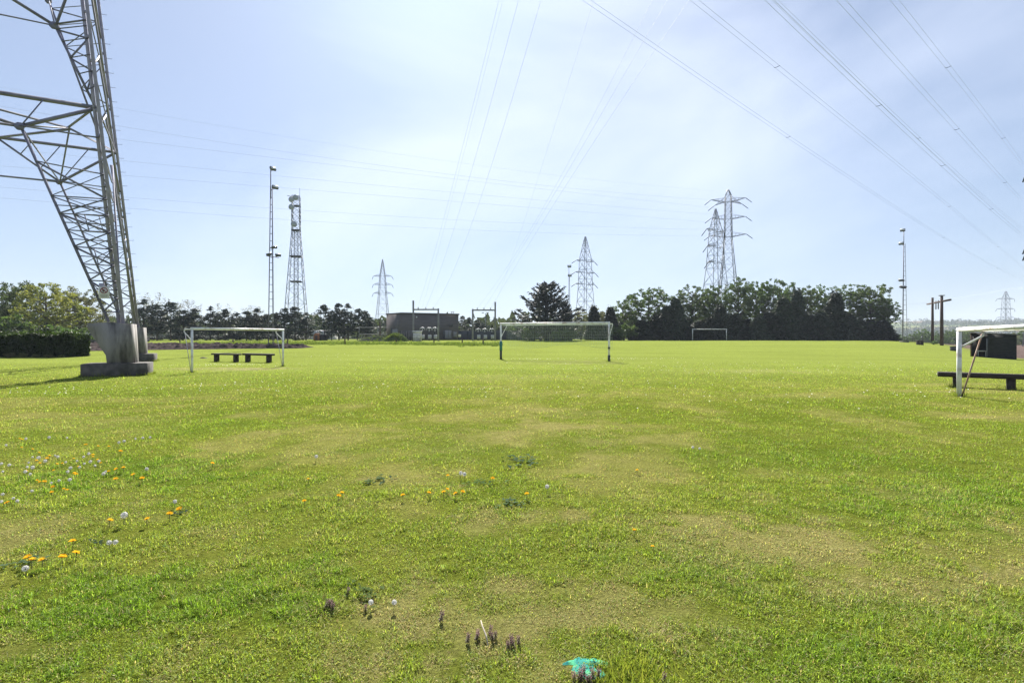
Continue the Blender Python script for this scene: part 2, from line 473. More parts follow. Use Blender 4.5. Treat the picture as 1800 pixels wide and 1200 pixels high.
LUSH = [(-4.3, 6.1, 1.2, 0.8, 1.0), (-2.6, 2.95, 0.7, 0.5, 1.0), (-1.6, 3.1, 0.5, 0.4, 0.8), (4.3, 5.0, 0.9, 0.6, 0.9), (1.3, 3.6, 0.5, 0.4, 0.6), (2.9, 2.75, 0.9, 0.35, 0.7),
        (3.9, 6.6, 1.4, 0.9, 0.5), (-1.1, 7.2, 1.0, 0.6, 0.5), (-6.8, 9.5, 2.0, 1.3, 0.5), (1.5, 2.6, 0.5, 0.25, 0.7)]

def ell(lst, x, y, jit):
    s = np.zeros_like(x)
    for (cx, cy, rx, ry, st) in lst:
        r = np.hypot((x - cx) / rx, (y - cy) / ry)
        s = np.maximum(s, st * sst(1.35, 0.45, r + jit))
    return s

def turfcol(x, y):
    x = np.asarray(x, dtype=float); y = np.asarray(y, dtype=float)
    f1 = fbm(x / 1.3, y / 1.3, 21, 4, 0.6)
    f2 = fbm(x / 0.32, y / 0.32, 31, 3, 0.6)
    f3 = fbm(x / 9.0, y / 4.5, 41, 3)
    jit = (fbm(x / 0.30, y / 0.30, 51, 5, 0.85) - 0.5) * 4.4
    dry = ell(PATCH, x, y, jit)
    lush = ell(LUSH, x, y, jit)
    near = sst(26, 8, y)
    dry = np.clip(dry + near * 0.55 * sst(0.50, 0.74, f1) + 0.35 * near * sst(0.54, 0.8, f2), 0, 1) * (1 - 0.7 * lush)
    gr = np.clip(0.45 + 1.5 * (f1 - 0.5) + 0.9 * (f3 - 0.5), 0, 1)
    green = np.array([0.212, 0.286, 0.040]); yel = np.array([0.318, 0.362, 0.070]); straw = np.array([0.48, 0.385, 0.22]); deep = np.array([0.165, 0.278, 0.030])
    c = green[None] * (1 - gr)[..., None] + yel[None] * gr[..., None]
    c = c * (1 - lush[..., None] * 0.8) + deep[None] * lush[..., None] * 0.8
    c = c * (1 - dry[..., None] * 0.42) + straw[None] * dry[..., None] * 0.42
    return c, dry, lush

def lines(segs):
    out = []
    for a, b, st in segs:
        n = max(1, int(round((b - a) / st)))
        out += list(np.linspace(a, b, n, endpoint=False))
    out.append(segs[-1][1])
    return np.array(out)

gx_ = lines([(0, 8, 0.13), (8, 30, 0.5), (30, 130, 2.0), (130, 400, 9), (400, 3600, 60)])
gx = np.concatenate([-gx_[::-1][:-1], gx_])
gy = lines([(-30, 0, 1.5), (0, 11, 0.12), (11, 40, 0.4), (40, 130, 1.4), (130, 400, 8), (400, 3600, 50)])
GX, GY = np.meshgrid(gx, gy)
GZ = H(GX, GY)
cc, dr, lu = turfcol(GX.ravel(), GY.ravel())
fx, fy = GX.ravel(), GY.ravel()
far = sst(11, 27, fy)
base_far = np.array([0.192, 0.232, 0.048])[None] * (0.92 + 0.28 * (fbm(fx / 6, fy / 2.2, 61, 4) - 0.5))[:, None]
mow = (np.sin((fx * 0.25 + fy) * 2 * PI / 6.5 + 2.5 * fbm(fx / 20, fy / 20, 66, 2)) * 0.035 + 1)
base_far = base_far * mow[:, None]
pf = (dr * far * 0.8)[:, None]
base_far = base_far * (1 - pf) + np.array([0.27, 0.235, 0.13])[None] * pf
colg = (cc * (np.array([0.46, 0.44, 0.40])[None] + 0.10 * dr[:, None])) * (1 - far)[:, None] + base_far * far[:, None]
# beyond the pitch: rough ground, ploughed land and pasture in the valley, wooded slopes
w_ = fx - 0.70 * fy
soilm = sst(13.0, 15.0, w_ + 1.5 * (fbm(fx / 4, fy / 4, 71, 3) - 0.5)) * sst(47, 52, fy) * sst(190, 170, fy)
soilc = np.array([0.115, 0.085, 0.075])[None] * (0.75 + 0.6 * fbm(fx / 1.5, fy / 1.5, 72, 4))[:, None]
colg = colg * (1 - soilm)[:, None] + soilc * soilm[:, None]
bey = sst(118, 135, fy)
pn = vnoise(fx / 130 + 3, fy / 90, 81)
pas = np.where((pn > 0.62)[:, None], np.array([0.16, 0.125, 0.09])[None], np.where((pn > 0.36)[:, None], np.array([0.125, 0.16, 0.06])[None], np.array([0.17, 0.19, 0.075])[None]))
wood = sst(0.42, 0.52, fbm(fx / 240 + 9, fy / 160, 91, 4))
pas = pas * (1 - wood)[:, None] + np.array([0.045, 0.06, 0.032])[None] * wood[:, None]
colg = colg * (1 - bey)[:, None] + pas * bey[:, None]
nyl, nxl = GX.shape
idx = np.arange(nyl * nxl).reshape(nyl, nxl)
quads = np.stack([idx[:-1, :-1], idx[:-1, 1:], idx[1:, 1:], idx[1:, :-1]], -1).reshape(-1, 4)
ground = link('ground', np_mesh('ground', np.stack([fx, fy, GZ.ravel()], 1), quads, m_ground, True, colg))
tag(ground, 'bright yellow green mown playing field running back to the trees', 'ground', kind='structure')

# ------------------------------------------------------------------ grass blades
rng = np.random.default_rng(7)
def blades(y0, y1, dens, lmin, lmax, wmin, wmax, simple, flat=False):
    area = 0; n = 0
    hw = lambda y: 1.04 * y + 1.6
    N = int(dens * (hw(y0) + hw(y1)) * (y1 - y0))
    y = y0 + (y1 - y0) * np.sqrt(rng.random(N)) if y0 < 0.1 else None
    u = rng.random(N)
    a, b = hw(y0), hw(y1)
    y = y0 + (y1 - y0) * ((np.sqrt(a * a + u * (b * b - a * a)) - a) / (b - a))
    x = (rng.random(N) * 2 - 1) * hw(y)
    # tufted: density follows small scale noise
    t = 0.6 * fbm(x / 0.09, y / 0.09, 101, 2) + 0.4 * fbm(x / 0.28, y / 0.28, 103, 2)
    c, dry, lush = turfcol(x, y)
    keep = rng.random(N) < np.clip(0.35 + 2.6 * (t - 0.40), 0.05, 1) * (1 - 0.35 * dry) * (1 - 0.97 * sst(19, 34, y))
    x, y, c, dry, lush, t = x[keep], y[keep], c[keep], dry[keep], lush[keep], t[keep]
    N = len(x)
    z = H(x, y) - 0.004
    clump = fbm(x / 0.30, y / 0.30, 111, 3)
    L = (lmin + (lmax - lmin) * rng.random(N) ** 1.5) * (0.30 + 1.5 * clump ** 1.3) * (1 + 0.45 * lush - 0.35 * dry) * (0.7 + 0.6 * t)
    W = wmin + (wmax - wmin) * rng.random(N)
    az = rng.random(N) * 2 * PI
    le = np.radians(18 + 66 * rng.random(N) ** 0.7 + 10 * dry)
    le = np.clip(le, 0, np.radians(86))
    if flat:
        le = np.radians(60 + 26 * rng.random(N)); z = z + 0.006 + 0.026 * rng.random(N) * (0.4 + t)
    dx, dy = np.cos(az), np.sin(az)
    sx, sy = -dy * W / 2, dx * W / 2
    r = rng.random((N, 1))
    c = c * (0.44 + 1.3 * rng.random((N, 1)) ** 1.15)
    strawb = (rng.random(N) < 0.10 + 0.40 * dry)[:, None]
    sc_ = np.where(rng.random((N, 1)) < 0.35, np.array([0.40, 0.29, 0.18])[None], np.array([0.52, 0.45, 0.25])[None])
    c = np.where(strawb, sc_ * (0.55 + 0.7 * r), c)
    grey = (rng.random(N) < 0.10)[:, None]
    c = np.where(grey, np.array([0.28, 0.38, 0.15])[None] * (0.7 + 0.6 * r), c)
    c[:, 0] *= 0.9 + 0.2 * rng.random(N)
    P0 = np.stack([x, y, z], 1)
    S = np.stack([sx, sy, np.zeros(N)], 1)
    D1 = np.stack([dx * np.sin(le * 0.6), dy * np.sin(le * 0.6), np.cos(le * 0.6)], 1)
    l2 = np.minimum(le * 1.35, np.radians(105))
    D2 = np.stack([dx * np.sin(l2), dy * np.sin(l2), np.cos(l2)], 1)
    if simple:
        T = P0 + (D1 * 0.5 + D2 * 0.5) * L[:, None]
        V = np.stack([P0 - S, P0 + S, T], 1)
        F = (np.arange(N)[:, None] * 3 + np.array([[0, 1, 2]]))
        k = 3
    else:
        Mi = P0 + D1 * (L * 0.55)[:, None]
        T = Mi + D2 * (L * 0.45)[:, None]
        V = np.stack([P0 - S, P0 + S, Mi - S * 0.75, Mi + S * 0.75, T], 1)
        F = (np.arange(N)[:, None, None] * 5 + np.array([[[0, 1, 3], [0, 3, 2], [2, 3, 4]]])).reshape(-1, 3)
        k = 5
    return V.reshape(-1, 3), F, np.repeat(c, k, 0)

BV, BF, BC = [], [], []; off = 0
for args in ((1.9, 3.6, 30000, 0.016, 0.052, 0.0020, 0.0048, False),
             (3.6, 6.0, 15000, 0.018, 0.052, 0.0028, 0.0060, False),
             (6.0, 10.0, 5200, 0.022, 0.055, 0.005, 0.010, True),
             (10.0, 17.0, 1250, 0.03, 0.06, 0.010, 0.018, True),
             (1.9, 5.0, 5500, 0.006, 0.016, 0.005, 0.009, True, True), (5.0, 9.0, 1800, 0.008, 0.02, 0.007, 0.012, True, True),
             (17.0, 34.0, 330, 0.035, 0.065, 0.016, 0.03, True)):
    v, f, c = blades(*args)
    BV.append(v); BF.append(f + off); BC.append(c); off += len(v)
gm = np_mesh('grass', np.concatenate(BV), np.concatenate(BF), m_blade, False, np.concatenate(BC))
tag(link('grass', gm), 'short sunlit blades of lawn grass with dry straw patches in the foreground', 'grass', kind='stuff')

# ------------------------------------------------------------------ daisies / white specks far out
def specks():
    r = np.random.default_rng(5)
    V = []; Cc = []
    spots = [(GP(760, 633), 6, 1.2, 90), (GP(930, 632), 3, 0.8, 90), (GP(1100, 631), 4, 1.2, 120), (GP(400, 642), 2.5, 1.0, 120), (GP(1000, 650), 10, 3, 70), (GP(1300, 640), 10, 4, 120),
             (GP(640, 625), 12, 5, 120), (GP(860, 685), 2.0, 0.8, 30), (GP(500, 680), 4, 2, 60), (GP(1200, 690), 5, 3, 60), (GP(90, 690), 3, 1.5, 50), (GP(1450, 655), 8, 3, 80), (GP(1650, 690), 4, 2, 30)]
    for c, rx, ry, n in spots:
        for i in range(int(n * 0.8)):
            x = c.x + r.normal() * rx * 0.6; y = c.y + r.normal() * ry * 0.6
            if y < 9: continue
            z = Hs(x, y) + 0.035 + r.random() * 0.02
            s = 0.010 + 0.012 * r.random()
            t = r.random() * PI
            for k in range(4):
                a = t + k * PI / 2
                V.append((x + s * math.cos(a), y + s * math.sin(a), z + (0.012 if k % 2 else -0.006)))
            Cc += [np.array([0.75, 0.74, 0.68])] * 4
    V = np.array(V); F = np.arange(len(V)).reshape(-1, 4)
    return np_mesh('daisies', V, F, m_petal, False, np.array(Cc))
tag(link('daisies', specks()), 'tiny white daisies sprinkled over the middle of the field', 'daisies', kind='stuff')

# ------------------------------------------------------------------ ploughed strip
def ploughed():
    nx, ny = 420, 90
    a = np.linspace(0, 1, nx)[None, :].repeat(ny, 0); b = np.linspace(0, 1, ny)[:, None].repeat(nx, 1)
    x0, x1 = -62.0, -24.0
    X = x0 + (x1 - x0) * a
    near_y = 47.0 + 11.0 * sst(0.15, 1.0, a) + 1.2 * (fbm(a * 22, a * 0, 5, 3) - 0.5); far_y = 70.0 - 8.0 * sst(0.3, 1.0, a) + 1.0 * (fbm(a * 20, a * 0 + 4, 6, 3) - 0.5)
    Y = near_y + (far_y - near_y) * b
    e = np.minimum(np.minimum(a, 1 - a) / 0.03, np.minimum(b, 1 - b) / 0.12); e = np.clip(e, 0, 1)
    cl = fbm(X / 0.55, Y / 0.8, 8, 3); rid = np.abs(np.sin(Y * 2 * PI / 1.5 + 2 * vnoise(X / 6, Y / 6, 3)))
    Z = H(X, Y) + 0.012 + e * (0.75 * np.clip(cl - 0.30, 0, 1) + 0.14 * rid + 0.16 * np.maximum(vnoise(X / 0.35, Y / 0.4, 9) - 0.55, 0))
    idx = np.arange(nx * ny).reshape(ny, nx)
    F = np.stack([idx[:-1, :-1], idx[:-1, 1:], idx[1:, 1:], idx[1:, :-1]], -1).reshape(-1, 4)
    return np_mesh('ploughed_soil', np.stack([X.ravel(), Y.ravel(), Z.ravel()], 1), F, M('ploughed_earth', (0.035, 0.028, 0.027), (0.085, 0.069, 0.065), 2.6, 1.0, 0, 0.6, spec=0.0), False)
tag(link('ploughed_soil', ploughed()), 'dark freshly ploughed strip of clods behind the left goal', 'soil', kind='structure')

# ------------------------------------------------------------------ rough grass verge behind the field
def tufts(pts, n_per, hgt, spread, c1, c2, wid=0.05, seed=3):
    r = np.random.default_rng(seed)
    pts = np.array(pts); N = len(pts) * n_per
    c = np.repeat(pts, n_per, 0)
    a = r.random(N) * 2 * PI; rad = spread * np.sqrt(r.random(N))
    x = c[:, 0] + rad * np.cos(a); y = c[:, 1] + rad * np.sin(a); z = H(x, y) - 0.02
    L = hgt * (0.4 + 0.7 * r.random(N)) * np.repeat(0.5 + 0.8 * r.random(len(pts)), n_per)
    az = r.random(N) * 2 * PI; le = np.radians(5 + 45 * r.random(N))
    W = wid * (0.6 + 0.8 * r.random(N))
    az2 = r.random(N) * 2 * PI
    S = np.stack([np.cos(az2) * W / 2, np.sin(az2) * W / 2, np.zeros(N)], 1)
    P0 = np.stack([x, y, z], 1)
    T = P0 + np.stack([np.cos(az) * np.sin(le), np.sin(az) * np.sin(le), np.cos(le)], 1) * L[:, None]
    V = np.stack([P0 - S, P0 + S, T + S * 0.3, T - S * 0.3], 1).reshape(-1, 3)
    F = np.arange(N * 4).reshape(-1, 4)
    k = r.random((N, 1)); col = np.array(c1)[None] * (1 - k) + np.array(c2)[None] * k
    return V, F, np.repeat(col, 4, 0)
r_ = np.random.default_rng(12)
vp = []
for i in range(900):
    t = r_.random()
    px = 320 + 560 * t
    d = 70 + 6 * math.sin(t * 3) + 2.2 * r_.normal() - 3 * t
    if fbm(px / 22, d / 2, 77, 2) < 0.34: continue
    g = G(px, d); vp.append((g.x, g.y))
V1, F1, C1 = tufts(vp, 26, 0.42, 0.5, (0.06, 0.10, 0.025), (0.17, 0.21, 0.05), 0.07, 3)
tag(link('tall_grass', np_mesh('tall_grass', V1, F1, m_blade, False, C1)), 'uneven strip of longer rough grass along the far edge of the field', 'tall grass', kind='stuff')

# ================================================================== BIG PYLON AT THE LEFT
A0 = P(213, 570, 21.5); B0 = P(240, 576, 33.0); TC = Vector((-27.0, 24.0, 0))
e_ax = (TC - (A0 + B0) / 2); e_ax.z = 0; e_ax.normalize()
def mirr(p):
    p = Vector(p); q = p - TC; q.z = 0
    return p - e_ax * (2 * q.dot(e_ax))
LEGK = 0.182 / 13.9
def legp(L0, z):
    s = 1 - LEGK * (z - L0.z)
    return Vector((TC.x + (L0.x - TC.x) * s, TC.y + (L0.y - TC.y) * s, z))
FL0, RL0 = mirr(A0), mirr(B0)
camP = Vector((0, 0, CAMZ))
def onplane(px, py, a, b, c):
    n = (b - a).cross(c - a)
    d = Vector(((px - 900) / FP, 1, (HOR - py) / FP))
    t = (a - camP).dot(n) / d.dot(n)
    return camP + d * t
Fp = lambda px, py: onplane(px, py, A0, FL0, legp(A0, 16))
Rp = lambda px, py: onplane(px, py, B0, RL0, legp(B0, 16))
def legatpx(L0, py):
    lo, hi = L0.z, 60
    for _ in range(50):
        m = (lo + hi) / 2; p = legp(L0, m)
        yy = HOR - (p.z - CAMZ) / p.y * FP
        if yy > py: lo = m
        else: hi = m
    return legp(L0, lo)
pylon = thing('lattice_pylon', 'huge grey lattice pylon rising out of frame from concrete footings beside the left goal', 'pylon', (TC.x, TC.y, 0))
offp = Vector((TC.x, TC.y, 0))
def leg_mesh(L0, topz=30.0, fl=0.125):
    mb = MB()
    a = L0 - offp; b = legp(L0, topz) - offp
    out = Vector((L0.x - TC.x, L0.y - TC.y, 0)).normalized()
    d = (b - a).normalized(); sd = d.cross(out).normalized()
    u = (out + sd).normalized(); v = (out - sd).normalized()
    for (uu, vv) in ((u, v), (-u, -v)):
        o = (uu + vv) * 0.016
        mb.angle(a + o, b + o, fl, 0.022, uu, 1 if vv.dot(d.cross(uu)) > 0 else -1)
    n = 26
    for i in range(n):                         # batten plates between the two angles
        p = a + (b - a) * ((i + 0.5) / n)
        mb.box(p, (0.10, 0.036, 0.12), Matrix((u, v, d)).transposed())
    return mb
mb = MB(); mb.tube([(0.15, 0, 0), (0.40, 0, 0), (0.40, 0, 0.04)], 0.014, 4); me_bolt = mb.mesh('step_bolt', m_galvdark)
def step_bolts(L0, lg, topz=30.0):
    a = L0 - offp; b = legp(L0, topz) - offp
    out = Vector((L0.x - TC.x, L0.y - TC.y, 0)).normalized(); d = (b - a).normalized(); sd = d.cross(out)
    z = 0.5; L = (b - a).length; i = 0
    while z < L:
        w = (out + sd * (0.8 if i % 2 else -0.8)); w = (w - d * w.dot(d)).normalized()
        o = link('step_bolt', me_bolt, lg); o.matrix_local = Matrix.Translation(a + d * z) @ Matrix((w, d.cross(w), d)).transposed().to_4x4()
        z += 0.42; i += 1
for L0, sb in ((A0, False), (B0, True), (FL0, False), (RL0, False)):
    lg = leg_mesh(L0, 30.0, 0.15 if L0 is B0 else 0.125).build('leg', m_galv, pylon)
    if sb: step_bolts(L0, lg)

def face_bracing(kind):
    """lattice of one face of the base: inclined chord, horizontals and zigzags, knee and beam"""
    mb = MB()
    L0 = A0 if kind == 'F' else B0
    pl = Fp if kind == 'F' else Rp
    segs = []
    def add(p, q, w): segs.append((p, q, w))
    if kind == 'F':
        cf, ck = (189, 566), (34, 222); beamy = 190
        tt = [0.05, 0.13, 0.215, 0.30, 0.39, 0.475, 0.56, 0.65, 0.825]
        yoff = [0, 3, 2, 3, 5, 4, 4, 6, 24]
    else:
        cf, ck = (214, 566), (104, 320); beamy = 268
        tt = [0.07, 0.18, 0.30, 0.42, 0.545, 0.66, 0.78, 0.89]
        yoff = [0, 2, 3, 3, 4, 5, 7, 10]
    c0 = pl(*cf); c1 = pl(*ck)
    add(c0, c1, 0.125)
    cn = [c0 + (c1 - c0) * t for t in tt]
    def topx(p): 
        return HOR - (p.z - CAMZ) / p.y * FP
    an = [legatpx(L0, topx(c) + o) for c, o in zip(cn, yoff)]
    for c, a in zip(cn, an): add(c, a, 0.07)
    for i in range(len(cn) - 1):
        if i % 2 == 0: add(cn[i], an[i + 1], 0.085)
        else: add(an[i], cn[i + 1], 0.085)
    for i in range(1, len(cn) - 2, 2):
        m1 = (cn[i] + an[i]) / 2; add(m1, (cn[i + 1] + an[i + 1]) / 2, 0.05); add(m1, cn[i + 1] if i % 4 == 1 else an[i + 1], 0.045)
    for i in range(len(cn) - 1):                # lighter counter bracing of every panel
        if i % 2 == 0: add(an[i], cn[i + 1], 0.05)
        else: add(cn[i], an[i + 1], 0.05)
        a2, c2 = (an[i] + an[i + 1]) / 2, (cn[i] + cn[i + 1]) / 2
        if (a2 - c2).length > 0.8: add(a2, c2, 0.042)
    beam = legatpx(L0, beamy)
    far_ = mirr(beam)
    add(beam, far_, 0.17)
    add(beam, c1, 0.15)
    m_ = (beam + far_) / 2
    add(c1, m_, 0.12)
    add(c1, legatpx(L0, topx(c1) + 22), 0.09)
    for k in (0.12, 0.24, 0.36):
        p = beam + (far_ - beam) * k; q = c1 + (m_ - c1) * max(0, (k - 0.12) / 0.38)
        add(p, q, 0.07)
    low = c1 - Vector((0, 0, 0.0)) + (mirr(c1) - c1) * 0.5
    add(c1, mirr(c1), 0.10)
    add(low, low - Vector((0, 0, 1.15)), 0.05)
    # upper panel
    if kind == 'F':
        u0, k2, by, tl = Fp(166, 188), Fp(95, 45), -75, 44
        up = legatpx(L0, by); upf = mirr(up)
        add(up, upf, 0.15); add(up, k2, 0.13); add(k2, (up + upf) / 2, 0.12); add(k2, mirr(k2), 0.055)
        add(k2, legatpx(L0, 37), 0.10)
    else:
        u0, k2, by, tl = Rp(182, 262), Rp(85, 2), -20, 20
        up = legatpx(L0, by); upf = mirr(up)
        add(k2, up, 0.10)
    add(u0, k2, 0.11)
    ft = (0.2, 0.4, 0.6, 0.8, 0.95) if kind == 'F' else (0.14, 0.28, 0.42, 0.56, 0.70, 0.84, 0.95)
    un = [u0 + (k2 - u0) * t for t in ft]
    vn = [legatpx(L0, topx(c) - 6) for c in un]
    for c, a in zip(un, vn): add(c, a, 0.06)
    for i in range(len(un) - 1):
        if i % 2 == 0: add(un[i], vn[i + 1], 0.07)
        else: add(vn[i], un[i + 1], 0.07)
    # above the picture the face is cross braced
    z0 = up.z
    for za, zb in ((z0, 22.0), (22.0, 30.0)):
        a, b = legp(L0, za), legp(L0, zb)
        add(a, mirr(b), 0.12); add(b, mirr(a), 0.12); add(b, mirr(b), 0.12)
    for p, q, w in segs:
        w *= 0.74
        p1, q1 = p - offp, q - offp
        mb.angle(p1, q1, w, w * 0.28, (0.3, 0.5, 0.8))
        p2, q2 = mirr(p) - offp, mirr(q) - offp
        if (p2 - q1).length + (q2 - p1).length > 0.05:
            mb.angle(p2, q2, w, w * 0.28, (0.3, 0.5, 0.8))
    nrm = (legp(L0, 16) - L0).cross(mirr(L0) - L0).normalized()
    for c in (c1, k2):                         # gusset plates
        for q in (c - offp, mirr(c) - offp):
            mb.tube([q - nrm * 0.02, q + nrm * 0.02], 0.17, 8)
    return mb, beam, c1, up, k2
fb, fbeam, fk, fup, fk2 = face_bracing('F'); fb.build('front_bracing', m_galvdark, pylon)
rb, rbeam, rk, rup, rk2 = face_bracing('R'); rb.build('rear_bracing', m_galvdark, pylon)
mb = MB()
def seg(p, q, w):
    w *= 0.74
    mb.angle(Vector(p) - offp, Vector(q) - offp, w, w * 0.28, (0.3, 0.5, 0.8))
for mir in (False, True):
    f = mirr if mir else (lambda p: Vector(p))
    seg(f(fbeam), f(rbeam), 0.11); seg(f(fk), f(rk), 0.09); seg(f(fup), f(rup), 0.11); seg(f(fk2), f(rk2), 0.08)
    Q = (fbeam + rbeam) / 2 + e_ax * 1.6
    seg(f(Q), f(fbeam), 0.13); seg(f(Q), f(rbeam), 0.13); seg(f(Q), f(fk), 0.10); seg(f(Q), f(rk), 0.10)
    seg(f(Q), f((fbeam + mirr(fbeam)) / 2), 0.13); seg(f(Q), f((rbeam + mirr(rbeam)) / 2), 0.13)
    # side face between the two legs
    zs = [2.6, 4.2, 6.0, 8.2, 10.6, 13.2, 16.2, 19.6, 24.0, 30.0]
    for i in range(len(zs) - 1):
        a1, a2 = legp(A0, zs[i]), legp(A0, zs[i + 1]); b1, b2 = legp(B0, zs[i]), legp(B0, zs[i + 1])
        m1 = (a2 + b2) / 2
        if i >= 4:
            seg(f(a2), f(b2), 0.08); seg(f(a1), f(m1), 0.09); seg(f(b1), f(m1), 0.09)
    # narrow feet of the side face: inclined chords rising to the middle
    apex = (legp(A0, 10.6) + legp(B0, 10.6)) / 2
    for L0 in (A0, B0):
        s0 = legp(L0, 2.4)
        seg(f(s0), f(apex), 0.11)
        for k in range(1, 7):
            q = s0 + (apex - s0) * (k / 7); p = legp(L0, 2.4 + 8.2 * k / 7); p2 = legp(L0, 2.4 + 8.2 * (k + 0.6) / 7)
            seg(f(q), f(p), 0.06); seg(f(q), f(p2), 0.065)
mb.build('side_bracing', m_galvdark, pylon)

# footings
def footing(L0, label, mirrored=False, gz=0.0):
    base = Vector((L0.x, L0.y, 0)); gz = Hs(L0.x, L0.y)
    t = thing('concrete_footing', label, 'footing', (L0.x, L0.y, gz), group='concrete footings of the big pylon')
    e = e_ax.copy(); n = Vector((-e.y, e.x, 0))
    if n.y > 0: n = -n                          # n points towards the camera side
    top = L0.z - gz + 0.02
    def poly(pts): return [e * s + Vector((0, 0, z)) for s, z in pts]
    m = MB()
    pts = [(-0.50, 0.50), (0.36, 0.50), (0.40, 0.86), (0.99, top - 0.22), (0.99, top), (0.2, top + 0.05), (-0.42, top)]
    m.prism(poly(pts), n * 0.55, n * -0.62)
    m.build('pedestal', m_conc, t)
    s = MB()
    zz = 0.52
    c = e * 0.08 + n * 0.02
    rot = Matrix((e, -n, Vector((0, 0, 1)))).transposed()
    s.bevbox(c + Vector((0, 0, zz / 2 - 0.15)), (2.2, 1.36, zz + 0.3), 0.025, rot)
    s.build('base_slab', m_concdark, t)
    return t
footing(A0, 'weathered concrete footing with wedge pedestal on a dark slab, the nearer of the two')
footing(B0, 'concrete footing of the pylon seen behind the nearer one')
footing(FL0, 'concrete footing of the pylon outside the left picture edge')
footing(RL0, 'concrete footing of the pylon far outside the left picture edge')

# warning sign on the pylon
sgp = Fp(184, 512)
sg = thing('warning_sign', 'white no climbing sign with dark red ring wired to the pylon above its footing', 'sign', sgp)
ax = e_ax.copy(); nn = Vector((-ax.y, ax.x, 0))
if nn.y > 0: nn = -nn
rotS = Matrix((-ax, -nn, Vector((0, 0, 1)))).transposed()
mb = MB(); mb.bevbox(nn * 0.09 + Vector((0, 0, -0.05)), (0.36, 0.014, 0.50), 0.005, rotS); mb.build('sign_panel', m_sign, sg)
mb = MB()
cz = Vector((0, 0, 0.03)) + nn * 0.1
for k in range(28):
    a0, a1 = 2 * PI * k / 28, 2 * PI * (k + 1) / 28
    pp = [cz + (-ax) * (math.cos(a) * 0.115) + Vector((0, 0, math.sin(a) * 0.115)) for a in (a0, a1)]
    mb.bar(pp[0], pp[1], 0.028)
mb.bar(cz + (-ax) * -0.085 + Vector((0, 0, 0.085)), cz + (-ax) * 0.085 + Vector((0, 0, -0.085)), 0.03)
mb.build('prohibition_ring', m_signred, sg)
mb = MB(); mb.box(Vector((0, 0, 0.185)) + nn * 0.098, (0.26, 0.006, 0.012), rotS)
mb.box(cz + Vector((0, 0, -0.02)) + (-ax) * -0.03 + nn * -0.004, (0.05, 0.006, 0.10), rotS)
mb.box(cz + Vector((0, 0, 0.035)) + (-ax) * 0.01 + nn * -0.004, (0.08, 0.006, 0.02), rotS)
for q in range(3): mb.box(Vector((0, 0, -0.15 - 0.045 * q)) + nn * 0.099, (0.24 - 0.05 * (q == 2), 0.006, 0.014), rotS)
mb.build('print', m_signtxt, sg)
mb = MB(); mb.bevbox(nn * 0.045 + (-ax) * -0.10 + Vector((0, 0, 0.02)), (0.16, 0.012, 0.62), 0.004, rotS); mb.build('back_plate', m_galv, sg)

# ================================================================== GOALS AND BENCHES
def brace(mb, a, b, r, n=6): mb.tube([a, b], r, n)
def youth_goal(p0, p1, hgt, back, label, r=0.05, stay_mat=None):
    """five-a-side goal: two posts, crossbar, two short bent arms with a rear bar, brace and thin stay"""
    t = thing('football_goal', label, 'goal', p0)
    q = Vector(p1) - Vector(p0); q.z = 0
    dz = p1[2] - p0[2]
    o0, o1 = Vector((0, 0, 0)), q + Vector((0, 0, dz))
    up = Vector((0, 0, hgt)); b = Vector(back) * 0.5
    for o in (o0, o1):
        m = MB(); m.tube([o - Vector((0, 0, 0.1)), o + up - Vector((0, 0, r))], r, 12); m.build('post', m_white, t, True)
    m = MB(); u = q.normalized()
    m.tube([o0 + up - u * r, o1 + up + u * r], r, 12); m.build('crossbar', m_white, t, True)
    for o in (o0, o1):
        m = MB(); s = o + up - Vector((0, 0, 0.03))
        m.tube([s, s + b * 0.86, s + b - Vector((0, 0, 0.05)), s + b * 0.98 - Vector((0, 0, 0.14)), o + Vector((0, 0, hgt * 0.72))], [0.026] * 5, 8)
        m.build('support_arm', m_white, t, True)
        m = MB(); m.tube([s + b * 0.95 - Vector((0, 0, 0.1)), o + b * 0.12 + Vector((0, 0, 0.0))], 0.021 if stay_mat else 0.013, 7)
        m.build('stay', stay_mat or m_galv, t, True)
    m = MB(); m.tube([o0 + up + b - Vector((0, 0, 0.04)), o1 + up + b - Vector((0, 0, 0.04))], 0.022, 8); m.build('rear_bar', m_white, t, True)
    return t
def at_h(px, d, z=None):
    g = G(px, d); return g
gl0, gl1 = G(337.5, 22.9), G(497.5, 27.7)
youth_goal(gl0, gl1, 1.98, (-0.93, 0.36, 0), 'small white goal without a net in front of the two benches at the left')
gr0 = G(1686, 13.8); gdir = Vector((-0.45, -0.893, 0)); gr1 = gr0 + gdir * 5.0; gr1.z = Hs(gr1.x, gr1.y)
youth_goal(gr0, gr1, 1.80, (0.89, -0.45, 0), 'worn white goal cut off by the right picture edge with a rusty stay', 0.055, m_rust)

